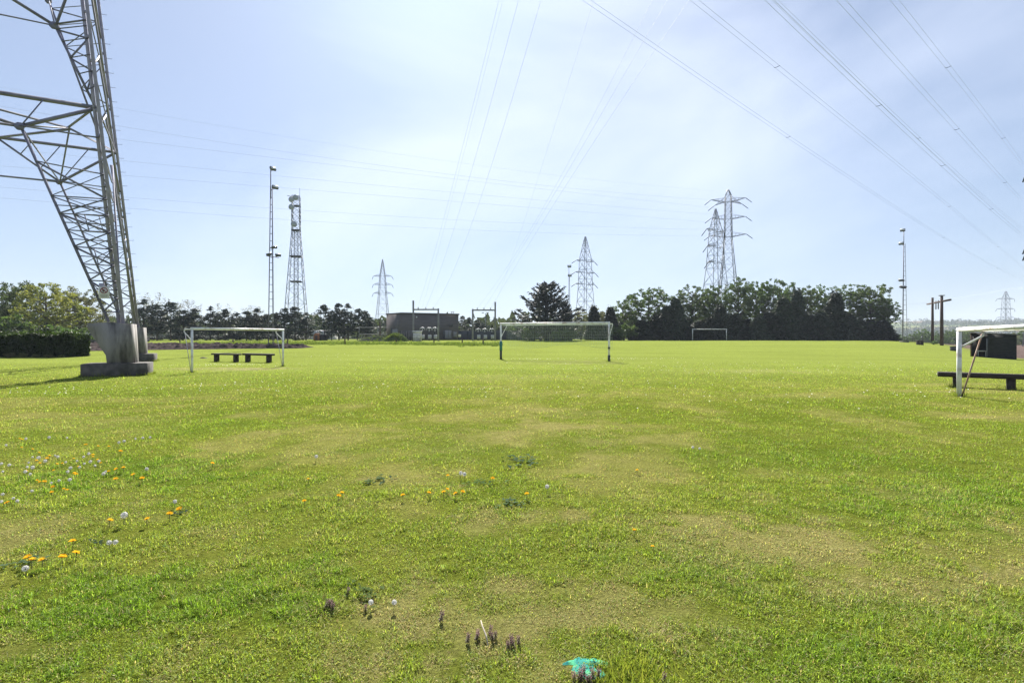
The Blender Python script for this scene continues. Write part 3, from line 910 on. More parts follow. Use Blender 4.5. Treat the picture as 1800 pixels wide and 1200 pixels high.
def big_goal():
    p0, p1 = G(880.5, 36.3), G(1070.5, 33.1)
    t = thing('football_goal', 'full size white goal with a green net and dark post feet in mid field', 'goal', p0)
    q = p1 - p0; u = Vector((q.x, q.y, 0)).normalized(); b = Vector((-u.y, u.x, 0))
    if b.y < 0: b = -b
    hg = 2.52
    o0, o1 = Vector((0, 0, 0)), q
    up = Vector((0, 0, hg))
    for k, o in enumerate((o0, o1)):
        m = MB(); m.tube([o + Vector((0, 0, 0.0)), o + up], 0.06, 12); po = m.build('post', m_white, t, True)
        m = MB(); m.tube([o + Vector((0, 0, 0.82 if k else 0.62)), o + Vector((0, 0, 1.28 if not k else 0.95))], 0.075 if k else 0.105, 12); m.build('sleeve', m_greenp if not k else m_darkp, po, True)
        m = MB(); m.tube([o - Vector((0, 0, 0.1)), o + Vector((0, 0, 0.62 if not k else 0.42))], 0.085, 12); m.build('foot', m_darkp, po, True)
        s = o + up - Vector((0, 0, 0.05))
        m = MB(); m.tube([s, s + b * 0.95, s + b * 0.98 - Vector((0, 0, 0.1)), o + Vector((0, 0, 1.55))], 0.025, 8); m.build('support_arm', m_white, t, True)
    m = MB(); m.tube([o0 + up - u * 0.06, o1 + up + u * 0.06], 0.062, 12); m.build('crossbar', m_white, t, True)
    m = MB(); m.tube([o0 + up + b * 0.95 - Vector((0, 0, 0.06)), o1 + up + b * 0.95 - Vector((0, 0, 0.06))], 0.028, 8); m.build('rear_bar', m_white, t, True)
    L = q.length; r = random.Random(4)
    def netpt(s, v):
        """s along the goal, v down from the crossbar: first the top strip, then hanging"""
        base = o0 + u * s + Vector((0, 0, q.z * s / L))
        if v < 0.95: return base + up - Vector((0, 0, 0.06 + 0.08 * math.sin(PI * v / 0.95))) + b * v
        hang = v - 0.95
        belly = 0.10 * math.sin(s * 2.1) + 0.06 * math.sin(s * 5.3 + 1)
        return base + up - Vector((0, 0, 0.08 + hang)) + b * (0.95 + 0.06 * hang + belly * hang * 0.3)
    m1, m2 = MB(), MB()
    n = int(L / 0.13)
    for i in range(n + 1):
        s = L * i / n; bot = 0.95 + 1.55 + 0.18 * math.sin(s * 0.9 + 0.4) - 0.15 * (s < 1.2)
        vs = list(np.linspace(0, 0.95, 4)) + list(np.linspace(0.95, bot, 9))[1:]
        m1.tube([netpt(s + 0.02 * math.sin(v * 9 + i), v) for v in vs], 0.0045, 3, False)
    for j in range(26):
        v = 0.07 + j * 0.1
        pts = [netpt(L * i / 60, min(v, 0.95 + 1.55 + 0.18 * math.sin(L * i / 60 * 0.9 + 0.4))) for i in range(61)]
        (m2 if v < 1.9 else m1).tube(pts, 0.0045, 3, False)
    nt_ = m1.build('net', m_net, t); m2.build('net_cords', m_netw, nt_)
big_goal()

# far goal, plain frame
def far_goal():
    d = 99.0
    p0, p1 = G(1217.5, d), G(1277, d)
    t = thing('football_goal', 'plain white goal frame far off in front of the dark conifers', 'goal', p0)
    q = p1 - p0
    zt = P(1217, 578.5, d).z - p0.z
    for k in (0, 1):
        m = MB(); m.tube([q * k - Vector((0, 0, 0.1)), q * k + Vector((0, 0, zt))], 0.07, 10); m.build('post', m_white, t, True)
    m = MB(); m.tube([Vector((-0.07, 0, zt)), q + Vector((0.07, 0, zt - q.z))], 0.07, 10); m.build('crossbar', m_white, t, True)
far_goal()

def bench(px0, px1, d0, d1, zs, th, dep, legs, label, legw=0.22, legmat=None, topmat=None):
    a, b = G(px0, d0), G(px1, d1)
    t = thing('bench', label, 'bench', (a + b) / 2, math.atan2(b.y - a.y, b.x - a.x), group='dark wooden benches beside the small goals')
    L = (Vector((b.x, b.y)) - Vector((a.x, a.y))).length
    m = MB(); m.bevbox((0, 0, zs - th / 2), (L, dep, th), 0.012); m.build('seat', topmat or m_bench, t)
    for f in legs:
        m = MB(); m.bevbox((L * (f - 0.5), 0, (zs - th) / 2 - 0.08), (legw, dep * 0.75, zs - th + 0.16), 0.01); m.build('leg', legmat or m_bench, t)
    return t
bench(375, 421, 33.2, 32.2, 0.54, 0.10, 0.34, (0.13, 0.87), 'dark wooden bench behind the left goal, the one nearer the pylon')
bench(429.5, 479.5, 32.6, 31.6, 0.55, 0.12, 0.34, (0.13, 0.87), 'dark wooden bench behind the left goal, the one nearer the right post')
bench(1648, 1812, 16.6, 15.3, 0.47, 0.15, 0.36, (0.22, 0.80), 'long dark beam bench behind the cut off goal at the right edge', 0.19)

# molehill by the left benches
def mound(name, label, cat, c, rx, ry, h, mat, seed=1, n=26):
    V = []; 
    for j in range(9):
        for i in range(n):
            a = 2 * PI * i / n; f = j / 8
            k = 1 + 0.35 * (float(vnoise(math.cos(a) * 2 + 9, math.sin(a) * 2 + seed, seed)) - 0.5)
            x = rx * f * k * math.cos(a); y = ry * f * k * math.sin(a)
            z = h * (1 - f ** 1.6) * (1 + 0.7 * (float(vnoise(x * 2.2 / max(rx, .3) + 3, y * 2.2 / max(ry, .3), seed + 2)) - 0.5))
            V.append((x, y, z - 0.03 * f + Hs(c.x + x, c.y + y) - c.z))
    F = [[j * n + i, (j + 1) * n + i, (j + 1) * n + (i + 1) % n, j * n + (i + 1) % n] for j in range(8) for i in range(n)]
    o = link(name, np_mesh(name, np.array(V), F, mat, True), None, c)
    return tag(o, label, cat)
m_earth = M('dark_loose_earth', (0.075, 0.058, 0.05), (0.045, 0.035, 0.03), 9, 0.95, 0, 0.8)
m_mgreen = M('weedy_mound', (0.04, 0.06, 0.022), (0.075, 0.09, 0.04), 2.2, 1.0, 0, 0.8, spec=0.0)
m_mgrey = M('rubble_mound', (0.07, 0.07, 0.06), (0.035, 0.045, 0.03), 1.6, 1.0, 0, 0.8, spec=0.0)
mound('molehill', 'flat dark molehill in the grass between the pylon and the benches', 'molehill', GP(357, 629.5), 0.38, 0.22, 0.09, m_earth, 3)
mound('earth_mound', 'low grey rubble mound between the pines and the dark grey building', 'mound', G(660, 92), 3.0, 2.0, 0.95, m_mgrey, 5)
mound('earth_mound', 'green weedy mound in front of the dark grey building', 'mound', G(695, 90), 2.4, 1.8, 1.45, m_mgreen, 7)

def mound_weeds():
    r = random.Random(8); pts = []
    for px, d, rx, ry, h, n in ((695, 90, 2.1, 1.5, 1.45, 260), (660, 92, 2.6, 1.7, 0.95, 90)):
        g = G(px, d)
        for k in range(n):
            a = r.random() * 6.28; f = math.sqrt(r.random())
            pts.append((g.x + rx * f * math.cos(a), g.y + ry * f * math.sin(a), h * (1 - f ** 1.6) * 0.92))
    V, F, Cc = tufts([(p[0], p[1]) for p in pts], 14, 0.34, 0.22, (0.05, 0.085, 0.025), (0.13, 0.16, 0.05), 0.06, 5)
    V[:, 2] += np.repeat([p[2] for p in pts], 14 * 4)
    tag(link('mound_weeds', np_mesh('mound_weeds', V, F, m_blade, False, Cc)), 'weeds overgrowing the two mounds left of the dark building', 'weeds', kind='stuff')
mound_weeds()

# ================================================================== SHED AT THE RIGHT
def shed():
    a = G(1708, 47.0); b = Vector((a.x + 0.74 * 2.95, a.y - 0.67 * 2.95, 0)); b.z = Hs(b.x, b.y)
    ang = math.atan2(b.y - a.y, b.x - a.x)
    L = math.hypot(b.x - a.x, b.y - a.y)
    t = thing('dugout_shed', 'black boarded dugout shelter with a flat roof and an open left end', 'shed', a, ang)
    dz = b.z - a.z
    h0 = P(1708, 585.5, a.y).z - a.z; h1 = P(1786, 589, b.y).z - a.z
    op = 0.36 * L; D = 1.9
    f = lambda x: h0 + (h1 - h0) * x / L
    g = lambda x: dz * x / L - 0.15
    m = MB()
    m.prism([Vector((op, 0, g(op))), Vector((L, 0, g(L))), Vector((L, 0, f(L))), Vector((op, 0, f(op)))], (0, 0, 0), (0, 0.06, 0))
    for k in range(11):                                            # board joints
        z = 0.05 + k * 0.18
        m.box(((op + L) / 2, -0.007, z + dz * 0.7), (L - op - 0.04, 0.014, 0.145))
    m.build('front_wall', m_shed, t)
    m = MB(); m.prism([Vector((0, 0.06, g(0))), Vector((0, D, g(0))), Vector((0, D, f(0))), Vector((0, 0.06, f(0)))], (0, 0, 0), (0.06, 0, 0)); m.build('side_wall', m_shed, t)
    m = MB(); m.prism([Vector((L, 0.06, g(L))), Vector((L, D, g(L))), Vector((L, D, f(L))), Vector((L, 0.06, f(L)))], (-0.06, 0, 0), (0, 0, 0)); m.build('side_wall', m_shed, t)
    m = MB(); m.prism([Vector((0.06, D, g(0))), Vector((L - 0.06, D, g(L))), Vector((L - 0.06, D, f(L))), Vector((0.06, D, f(0)))], (0, -0.06, 0), (0, 0, 0)); m.build('back_wall', m_shed, t)
    m = MB(); m.prism([Vector((-0.2, -0.18, f(0))), Vector((L + 0.22, -0.18, f(L))), Vector((L + 0.22, -0.18, f(L) + 0.09)), Vector((-0.2, -0.18, f(0) + 0.09))], (0, 0, 0.003), (0, D + 0.4, 0.003)); m.build('roof', m_coping, t)
    m = MB(); m.box((-0.045, 0.05, (f(0) + g(0)) / 2), (0.09, 0.10, f(0) - g(0))); m.build('corner_post', m_shedpost, t)
    m = MB(); m.box((op - 0.035, 0.03, (f(op) + g(op)) / 2 - 0.2), (0.07, 0.09, f(op) - g(op) - 0.4)); m.build('door_post', m_gantry, t)
    tw = thing('stool', 'small pale stool standing in the open end of the black shelter', 'stool', t.matrix_world @ Vector((0, 0, 0)))
    R = Matrix.Rotation(ang, 3, 'Z')
    tw.location = Vector(a) + R @ Vector((op - 0.36, 0.75, dz * 0.3)); tw.rotation_euler = (0, 0, ang)
    m = MB(); m.bevbox((0, 0, 0.56), (0.6, 0.4, 0.09), 0.01); m.build('seat', m_tank, tw)
    for sx in (-0.25, 0.25):
        m = MB(); m.box((sx, 0, 0.25), (0.06, 0.34, 0.53)); m.build('leg', m_tank, tw)
shed()

# ================================================================== LATTICE BUILDER
def lattice(profile, n_pan, wl, wb, mb, cross=True, horiz=True, rot=0.0, steps=None):
    """four legged lattice body. profile = [(z, half width)] piecewise linear"""
    zs_ = [p[0] for p in profile]; ws = [p[1] for p in profile]
    hw = lambda z: float(np.interp(z, zs_, ws))
    cr, sr = math.cos(rot), math.sin(rot)
    def corner(k, z):
        sx, sy = ((-1, -1), (1, -1), (1, 1), (-1, 1))[k]; w = hw(z)
        return Vector((sx * w * cr - sy * w * sr, sx * w * sr + sy * w * cr, z))
    for k in range(4):
        for a, b in zip(zs_[:-1], zs_[1:]): mb.bar(corner(k, a), corner(k, b), wl)
    if steps is None:
        steps = [zs_[0]]; z = zs_[0]
        top = zs_[-1]
        while z < top - 0.3:
            z = min(top, z + max(1.0, 2.0 * hw(z) * n_pan)); steps.append(z)
    for a, b in zip(steps[:-1], steps[1:]):
        for k in range(4):
            j = (k + 1) % 4
            if cross:
                mb.bar(corner(k, a), corner(j, b), wb); mb.bar(corner(j, a), corner(k, b), wb)
            if horiz: mb.bar(corner(k, b), corner(j, b), wb)
    return hw, corner

def power_pylon(label, px, top_y, d, prof, arms, rot=0.0, wl=0.24, wb=0.12, base_z=None, group='lattice pylons on the skyline', mat=None, strain=True, ins_len=2.2, slant=0.8):
    base = G(px, d)
    if base_z is not None: base.z = base_z
    hgt = P(px, top_y, d).z - base.z
    t = thing('lattice_pylon', label, 'pylon', base, rot, group)
    mat = mat or m_farsteel
    prof = [(z * hgt, w * hgt) for z, w in prof]; wl *= 0.82; wb *= 0.82
    mb = MB(); hw, corner = lattice(prof, 1.0, wl, wb, mb); mb.build('tower_body', mat, t)
    for az, hl, rise in arms:
        z = az * hgt; l = hl * hgt; w = hw(z)
        m = MB()
        for s in (-1, 1):
            tip = Vector((s * l, 0, z + rise * hgt)); th = 0.024 * hgt
            for sy in (-1, 1):
                a = Vector((s * w, sy * w, z)); m.bar(a, tip, wl * 0.75)
                a2 = Vector((s * hw(z + th), sy * hw(z + th), z + th)); m.bar(a2, tip, wb)
            for k in range(1, 4):
                f = k / 4
                p1 = Vector((s * w, -w, z)).lerp(tip, f); p2 = Vector((s * w, w, z)).lerp(tip, f)
                m.bar(p1, p2, wb); m.bar(p1, Vector((s * w, w, z)).lerp(tip, max(0, f - 0.25)), wb)
                m.bar(p1, Vector((s * hw(z + th), -hw(z + th), z + th)).lerp(tip, f), wb)
        m.bar(Vector((-w, 0, z)), Vector((w, 0, z)), wl * 0.7)
        arm = m.build('crossarm', mat, t)
        for s in (-1, 1):
            tip = Vector((s * l, 0, z + rise * hgt))
            m = MB(); dd = Vector((s * slant * 0.6, 0.3, -1)).normalized() if strain else Vector((0, 0, -1))
            m.tube([tip, tip + dd * ins_len * 0.1, tip + dd * ins_len], [0.05, 0.14, 0.13], 6)
            m.build('insulator', m_dkmetal, arm)
    return t
PR_A = [(0, 0.064), (0.52, 0.026), (0.80, 0.020), (1.0, 0.003)]
PR_B = [(0, 0.075), (0.60, 0.020), (0.96, 0.019), (1.0, 0.004)]
power_pylon('pale distant pylon with three short arms left of the dark grey building', 672.5, 456, 300, [(0, 0.095), (0.58, 0.042), (0.80, 0.030), (1.0, 0.003)], [(0.595, 0.108, 0), (0.70, 0.108, 0), (0.80, 0.108, 0)], 0.05, 0.24, 0.11, -2.0)
power_pylon('pylon with three crossarms and a pointed top beside the dark cedar', 1029, 416, 225, [(0, 0.078), (0.55, 0.046), (0.80, 0.038), (0.92, 0.018), (1.0, 0.004)], [(0.571, 0.105, 0), (0.675, 0.11, 0), (0.78, 0.10, 0)], 0.5, 0.24, 0.11, -3.0, ins_len=2.6, slant=2.5)
power_pylon('pointed pylon standing close in front left of the taller one above the trees', 1258, 367, 190, [(0, 0.10), (0.42, 0.060), (0.62, 0.042), (0.85, 0.030), (1.0, 0.003)], [(0.637, 0.070, 0.006), (0.742, 0.085, 0.006), (0.85, 0.098, 0.006)], 0.62, 0.24, 0.11, -6.0, ins_len=3.6, slant=1.2)
power_pylon('tallest pylon on the skyline with a T shaped top above the leafy trees', 1280, 333, 205, [(0, 0.078), (0.417, 0.044), (0.70, 0.020), (0.96, 0.016), (1.0, 0.003)], [(0.723, 0.098, 0.012), (0.827, 0.093, 0.01), (0.925, 0.094, 0.02), (0.93, 0.075, -0.02)], -0.25, 0.26, 0.11, -8.0, ins_len=3.0, slant=2.2)
power_pylon('faint tiny pylon on the far hills above the black shelter', 1768, 512, 520, [(0, 0.065), (0.55, 0.042), (0.88, 0.032), (1.0, 0.006)], [(0.585, 0.15, 0), (0.72, 0.155, 0), (0.88, 0.15, 0)], 0.1, 0.34, 0.15, None, ins_len=3.0)
power_pylon('pylon just outside the right edge with only its insulator tips in the picture', 1845, 225, 100, [(0, 0.062), (0.5, 0.03), (0.95, 0.022), (1.0, 0.004)], [(0.42, 0.112, 0.0), (0.45, 0.112, 0.0), (0.78, 0.112, 0.0)], 0.0, 0.22, 0.1, None, group=None, ins_len=1.2, slant=0.2)

# telecom mast
def telecom():
    d = 145.0; base = G(520.5, d); top = P(520.5, 348, d).z - base.z
    t = thing('telecom_mast', 'grey lattice telecom mast with round dishes at the top behind the pines', 'mast', base, 0.25)
    zf = lambda y: P(520, y, d).z - base.z
    prof = [(0, 3.15), (zf(405), 1.02), (zf(345), 0.98)]
    mb = MB(); hw, corner = lattice(prof, 0.85, 0.13, 0.065, mb)
    mb.build('tower_body', m_farsteel, t)
    mb = MB()                                                       # inner ladder shaft
    lattice([(0, 0.55), (zf(405), 0.5)], 2.2, 0.08, 0.05, mb); mb.build('ladder_shaft', m_farsteel, t)
    for y in (405, 451, 495):
        mb = MB(); w = hw(zf(y)); mb.bevbox((0, 0, zf(y)), (min(2 * w + 0.3, 3.0), min(2 * w + 0.3, 3.0), 0.28), 0.03); mb.build('platform', m_dkmetal, t)
    mb = MB(); mb.bevbox((0.3, 0, zf(362)), (1.7, 1.7, 0.25), 0.03); mb.build('platform', m_dkmetal, t)
    for px, y, r, yaw in ((513.5, 353, 0.75, -0.3), (521, 349, 0.8, 0.1), (513.8, 366, 0.8, -0.3), (518, 395.5, 0.82, -0.05)):
        mb = MB(); c = Vector(((px - 520.5) / FP * d, -1.25, zf(y)))
        n = Vector((math.sin(yaw), -math.cos(yaw), 0))
        mb.tube([c - n * 0.35, c - n * 0.3, c, c + n * 0.12], [r * 0.5, r * 0.97, r, r * 0.93], 20)
        mb.tube([c - n * 0.35, c - n * 1.1 + Vector((0.1, 0, 0))], 0.09, 6)
        mb.build('dish', m_dish, t, True)
    mb = MB(); mb.tube([(0.95, 0, zf(348)), (0.95, 0, zf(330))], 0.05, 5); mb.build('whip_antenna', m_farsteel, t)
    mb = MB(); mb.tube([(-2.3, -0.3, zf(345.3)), (0.2, 0, zf(347.5))], 0.09, 6); mb.build('side_antenna', m_farsteel, t)
    for k in range(4):
        for y in (380, 388, 372):
            mb = MB(); c = corner(k, zf(y)); mb.tube([c - Vector((0, 0, 0.5)), c + Vector((0, 0, 0.5))], 0.12, 6)
            mb.build('panel_antenna', m_dkmetal, t)
telecom()

def flood_mast(label, px, base_y, top_y, d, w0, w1, lamps, bars=(), group='tall floodlight masts around the field'):
    base = G(px, d); zf = lambda y: P(px, y, d).z - base.z
    t = thing('floodlight_mast', label, 'light mast', base, 0.0, group)
    top = zf(top_y + 10)
    mb = MB()
    def rail(k, z):
        f = z / top; w = w0 + (w1 - w0) * f
        a = (0.25, 0.25 + 2 * PI / 3, 0.25 + 4 * PI / 3)[k] + PI
        return Vector((w * math.cos(a), w * math.sin(a), z))
    for k in range(3): mb.tube([rail(k, -0.1), rail(k, top * 0.93)], 0.055 if k == 0 else 0.035, 6)
    z = 0.6; i = 0
    while z < top * 0.93:
        for k in range(3): mb.bar(rail(k, z), rail((k + 1) % 3, z), 0.035)
        z += 0.85; i += 1
    mb.tube([Vector((rail(0, top).x, rail(0, top).y, top * 0.86)), Vector((rail(0, top).x, rail(0, top).y, zf(top_y) - 0.15))], 0.055, 8)
    mb.build('lattice_pole', m_galvdark, t)
    mb = MB(); mb.bevbox((0, 0, 0.05), (1.0, 1.0, 0.3), 0.03); mb.build('base_block', m_concdark, t)
    for bx0, by0, bx1, by1 in bars:
        mb = MB(); mb.tube([((bx0 - px) / FP * d, -0.1, zf(by0)), ((bx1 - px) / FP * d, -0.1, zf(by1))], 0.04, 6); mb.build('lamp_bar', m_galvdark, t)
    for lx, ly, yaw, tilt, sc in lamps:
        c = Vector(((lx - px) / FP * d, -0.1, zf(ly)))
        R = Matrix.Rotation(yaw, 3, 'Z') @ Matrix.Rotation(tilt, 3, 'X')
        mb = MB(); mb.bevbox(c, (0.62 * sc, 0.26 * sc, 0.42 * sc), 0.05, R)
        mb.tube([c + R @ Vector((0, 0.1, -0.15)), Vector((rail(0, 0).x * 0.3, 0, c.z - 0.3))], 0.03, 6)
        lo = mb.build('floodlight', m_lamp, t)
        mb = MB(); mb.box(c + R @ Vector((0, -0.132 * sc, 0)), (0.52 * sc, 0.008, 0.33 * sc), R); mb.build('lamp_glass', m_glass, lo)
    return t
flood_mast('slim ladder floodlight mast behind the left goal with its lamps looking right', 477.5, 614, 297, 60, 0.36, 0.10,
           [(480.5, 297, 0.9, -0.5, 1.1), (484.5, 329.5, 0.8, -0.5, 1.1), (483, 434.5, 0.4, -1.1, 1.0), (473.5, 447, -0.5, -1.1, 1.0), (489.5, 448.5, 0.6, -1.1, 1.0)], [(469, 450, 491, 453), (474, 435.5, 487, 435)])
flood_mast('pale floodlight mast right of the leafy trees near the wooden poles', 1589.5, 602, 405, 90, 0.42, 0.10,
           [(1586, 404.5, -0.6, -0.5, 1.2), (1583.5, 428, -0.7, -0.5, 1.2), (1583.5, 492.5, -0.4, -1.2, 1.3), (1586.5, 504.5, 0.3, -1.2, 1.6)], [(1580, 504.5, 1592, 505)])
flood_mast('thin floodlight mast with two lamps between the cedar and the pylon', 1000.8, 596, 468, 140, 0.3, 0.12,
           [(1000.8, 468, 0.1, -0.3, 1.6), (1001.5, 484, 0.2, -0.4, 1.6)])
def street_light():
    d = 150; base = G(853.5, d); zf = lambda y: P(853, y, d).z - base.z
    t = thing('street_lamp', 'tall thin lamp post with two heads seen between the gantry posts', 'street lamp', base)
    mb = MB(); mb.tube([(0, 0, 0), (0, 0, zf(550))], [0.13, 0.09], 8); mb.build('pole', m_gantry, t)
    for s, l in ((-1, 0.75), (1, 0.6)):
        mb = MB(); mb.bevbox((s * l, 0, zf(549.5)), (0.75, 0.3, 0.2), 0.05); mb.build('lamp_head', m_lamp, t)
street_light()

# ================================================================== GREY BUILDING AND SUBSTATION
def building():
    dA = 104.0
    cA = G(706.5, dA); zt = P(706.5, 551, dA).z
    cL = G(679.3, 109.0); cR = G(806, 109.5)
    gz = min(cA.z, cL.z, cR.z) - 0.3
    t = thing('windowless_building', 'low dark grey windowless building behind the steel gantry', 'building', (cA.x, cA.y, cA.z))
    o = Vector(cA); hh = zt - cA.z
    pts = [cL - o, Vector((0, 0, 0)), cR - o, (cR - o) + (cL - o)]
    pts = [Vector((p.x, p.y, 0)) for p in pts]
    m = MB(); m.prism(pts, (0, 0, -0.4), (0, 0, hh)); m.build('walls', m_build, t)
    m = MB()
    for i in range(4):
        a, b = pts[i], pts[(i + 1) % 4]
        dd = (b - a).normalized(); n = Vector((dd.y, -dd.x, 0))
        mid = (a + b) / 2 + n * 0.03 + Vector((0, 0, hh + 0.09))
        m.box(mid, ((b - a).length - 0.003 + (0.3 if i == 1 else 0), 0.3, 0.26), Matrix((dd, -n, Vector((0, 0, 1)))).transposed())
    m.build('roof_edge', m_coping, t)
    dd = (pts[2] - pts[1]).normalized(); n = Vector((dd.y, -dd.x, 0)); RR = Matrix((dd, -n, Vector((0, 0, 1)))).transposed()
    Lf = (pts[2] - pts[1]).length
    def onf(px, y):
        # point of the front wall seen at this spot of the photograph
        lo, hi = 0.0, 1.0
        for _ in range(40):
            mdl = (lo + hi) / 2; p = o + pts[2] * mdl
            if 900 + p.x / p.y * FP < px: lo = mdl
            else: hi = mdl
        p = o + pts[2] * lo
        return pts[2] * lo + Vector((0, 0, CAMZ - (y - HOR) / FP * p.y - o.z))
    def panel(name, px0, px1, y0, y1, mat, th=0.08):
        a, b = onf(px0, y1), onf(px1, y0)
        c = (a + b) / 2 + n * th * 0.5
        mm = MB(); mm.bevbox(c, (math.hypot(b.x - a.x, b.y - a.y), th, abs(b.z - a.z)), 0.015, RR)
        return mm.build(name, mat, t)
    dbl = panel('double_door', 782, 793.5, 580.5, 594.5, m_door)
    mm = MB(); a = onf(787.7, 587) + n * 0.09; mm.box(a, (0.05, 0.02, 1.4), RR); mm.build('door_gap', m_dkmetal, dbl)
    panel('dark_doorway', 778.5, 781.4, 582, 595, m_dkmetal)
    panel('door_panel', 797, 803, 583, 592, m_door, 0.06)
    panel('vent_grille', 789.5, 796.5, 569.5, 574, m_coping, 0.06)
    panel('wall_lamp', 730.8, 733, 556, 558.6, m_glass, 0.25)
    # left wall door
    dl = (pts[0] - pts[1]).normalized(); nl = Vector((-dl.y, dl.x, 0))
    if nl.x > 0: nl = -nl
    RL = Matrix((dl, nl, Vector((0, 0, 1)))).transposed()
    Ll = (pts[0] - pts[1]).length
    mm = MB(); mm.bevbox(pts[0] * 0.42 + nl * 0.05 + Vector((0, 0, 1.15)), (Ll * 0.34, 0.08, 2.3), 0.015, RL); mm.build('side_door', m_door, t)
    mm = MB(); mm.box(pts[0] * 0.64 + nl * 0.05 + Vector((0, 0, 1.25)), (Ll * 0.08, 0.08, 2.5), RL); mm.build('dark_doorway', m_dkmetal, t)
    mm = MB(); mm.tube([pts[0] * 0.2 + nl * 0.12 + Vector((0, 0, 2.6)), pts[0] * 0.2 + nl * 0.12 + Vector((0, 0, 4.2))], 0.07, 6); mm.build('downpipe', m_gantry, t)
    mm = MB()
    for px in (791, 794): 
        p = onf(px, 552) + Vector((0, 3, 0)); mm.tube([p - Vector((0, 0, 0.2)), p + Vector((0, 0, 0.75))], 0.05, 6)
        mm.tube([p + Vector((-0.25, 0, 0.6)), p + Vector((0.25, 0, 0.6))], 0.04, 6)
    mm.build('roof_aerial', m_gantry, t)
building()

def gantry(label, px_t, px_s, ytop, ybeam, d, base_y):
    a, b = G(px_t, d), G(px_s, d)
    t = thing('steel_gantry', label, 'gantry', a, 0, 'grey steel gantries of the substation')
    zf = lambda y: P(px_t, y, d).z - a.z
    W = 0.30
    m = MB(); m.bevbox((0, 0, zf(ytop) / 2 - 0.1), (W, W, zf(ytop) + 0.2), 0.02); m.build('tall_post', m_gantry, t)
    m = MB(); m.bevbox((b.x - a.x, 0, zf(ybeam - 2) / 2 - 0.1), (W, W, zf(ybeam - 2) + 0.2), 0.02); m.build('short_post', m_gantry, t)
    sgn = 1 if b.x > a.x else -1; L = abs(b.x - a.x) - W
    m = MB(); m.bevbox((sgn * (L / 2 + W / 2), 0, zf(ybeam)), (L, 0.24, 0.26), 0.02); bm_ = m.build('beam', m_gantry, t)
    for f in (0.18, 0.5, 0.82):
        m = MB(); x = sgn * (W / 2 + L * f); z0 = zf(ybeam) + 0.13
        m.tube([(x, 0, z0), (x, 0, z0 + 0.1), (x, 0, z0 + 0.22), (x, 0, z0 + 0.36)], [0.14, 0.09, 0.12, 0.04], 8); m.build('insulator', m_ceram, bm_)
gantry('steel gantry with its taller post on the left standing before the dark building', 726.5, 770.5, 528, 544, 97.0, 595)
gantry('steel gantry with its taller post on the right, between the building and the cedar', 870.5, 831, 530.5, 545, 96.0, 594)

def post_insulator(px, d, ytop, label, group):
    g = G(px, d); zt = P(px, ytop, d).z - g.z
    t = thing('switch_post', label, 'switch post', g, 0, group)
    m = MB(); m.box((0, 0, zt * 0.33 - 0.1), (0.24, 0.24, zt * 0.66 + 0.2)); m.box((0, 0, zt * 0.67), (0.8, 0.3, 0.12)); m.build('stand', m_dkmetal, t)
    m = MB(); z = zt * 0.68; pts = []; rr = []
    for k in range(5):
        pts += [(0, 0, z + k * 0.13), (0, 0, z + k * 0.13 + 0.05)]; rr += [0.07, 0.16]
    pts.append((0, 0, zt)); rr.append(0.05)
    m.tube(pts, rr, 8)
    for s in (-1, 1): m.tube([(0, 0, zt), (s * 0.42, 0, zt - 0.12), (s * 0.5, 0, zt - 0.5)], 0.07, 6)
    m.build('insulator', m_ceram, t)
    m = MB(); m.bevbox((0.15, -0.3, 0.72), (0.62, 0.35, 0.75), 0.04); m.build('control_box', m_ceram, t)
for i, px in enumerate((742.5, 754.5, 764.5)):
    post_insulator(px, 99.5, 575.5, 'pale topped switch post before the dark building, %s from the white tank' % ('first', 'second', 'third')[i], 'switch posts of the substation')
for i, px in enumerate((840.5, 852, 864.5)):
    post_insulator(px, 99.0, 577.5, 'switch post under the right hand gantry, %s from its short post' % ('first', 'second', 'third')[i], 'switch posts of the substation')

def tank():
    g = G(733.5, 93.0)
    t = thing('concrete_tank', 'round pale concrete tank standing at the edge of the grass', 'tank', g)
    r = 0.80; zt = P(733, 581.5, 93).z - g.z
    m = MB(); m.tube([(0, 0, -0.2), (0, 0, zt * 0.80)], r, 26); m.build('shell', m_tank, t, False)
    m = MB(); m.tube([(0, 0, zt * 0.80), (0, 0, zt * 0.82), (0, 0, zt), (0, 0, zt + 0.03)], [r + 0.02, r + 0.07, r + 0.06, r - 0.05], 26); m.build('rim', m_tank, t)
    m = MB()
    for f in (0.28, 0.55): m.tube([(0, 0, zt * f - 0.03), (0, 0, zt * f + 0.03)], r + 0.035, 26)
    m.build('band', m_conc, t)
tank()
def cage():
    a, b = G(704.5, 94.0), G(725.5, 94.0)
    t = thing('steel_fence', 'dark open steel fence with tall bars left of the round tank', 'fence', a)
    L = b.x - a.x; h = P(705, 581.5, 94).z - a.z
    m = MB()
    for z in (h, 0.35): m.box((L / 2, 0, z), (L, 0.08, 0.09))
    m.build('rail', m_gantry, t)
    for i in range(6):
        m = MB(); m.box((L * i / 5, -0.06, h / 2 - 0.1), (0.2, 0.12, h + 0.2)); m.build('post', m_dkmetal, t)
    m = MB()
    for i in range(24): m.box((L * (i + 0.5) / 24, 0.0, h / 2), (0.03, 0.03, h - 0.1))
    m.build('bars', m_gantry, t)
cage()
m_panel = M('slate_blue_panels', (0.062, 0.068, 0.082), (0.05, 0.054, 0.066), 1.2, 0.75)
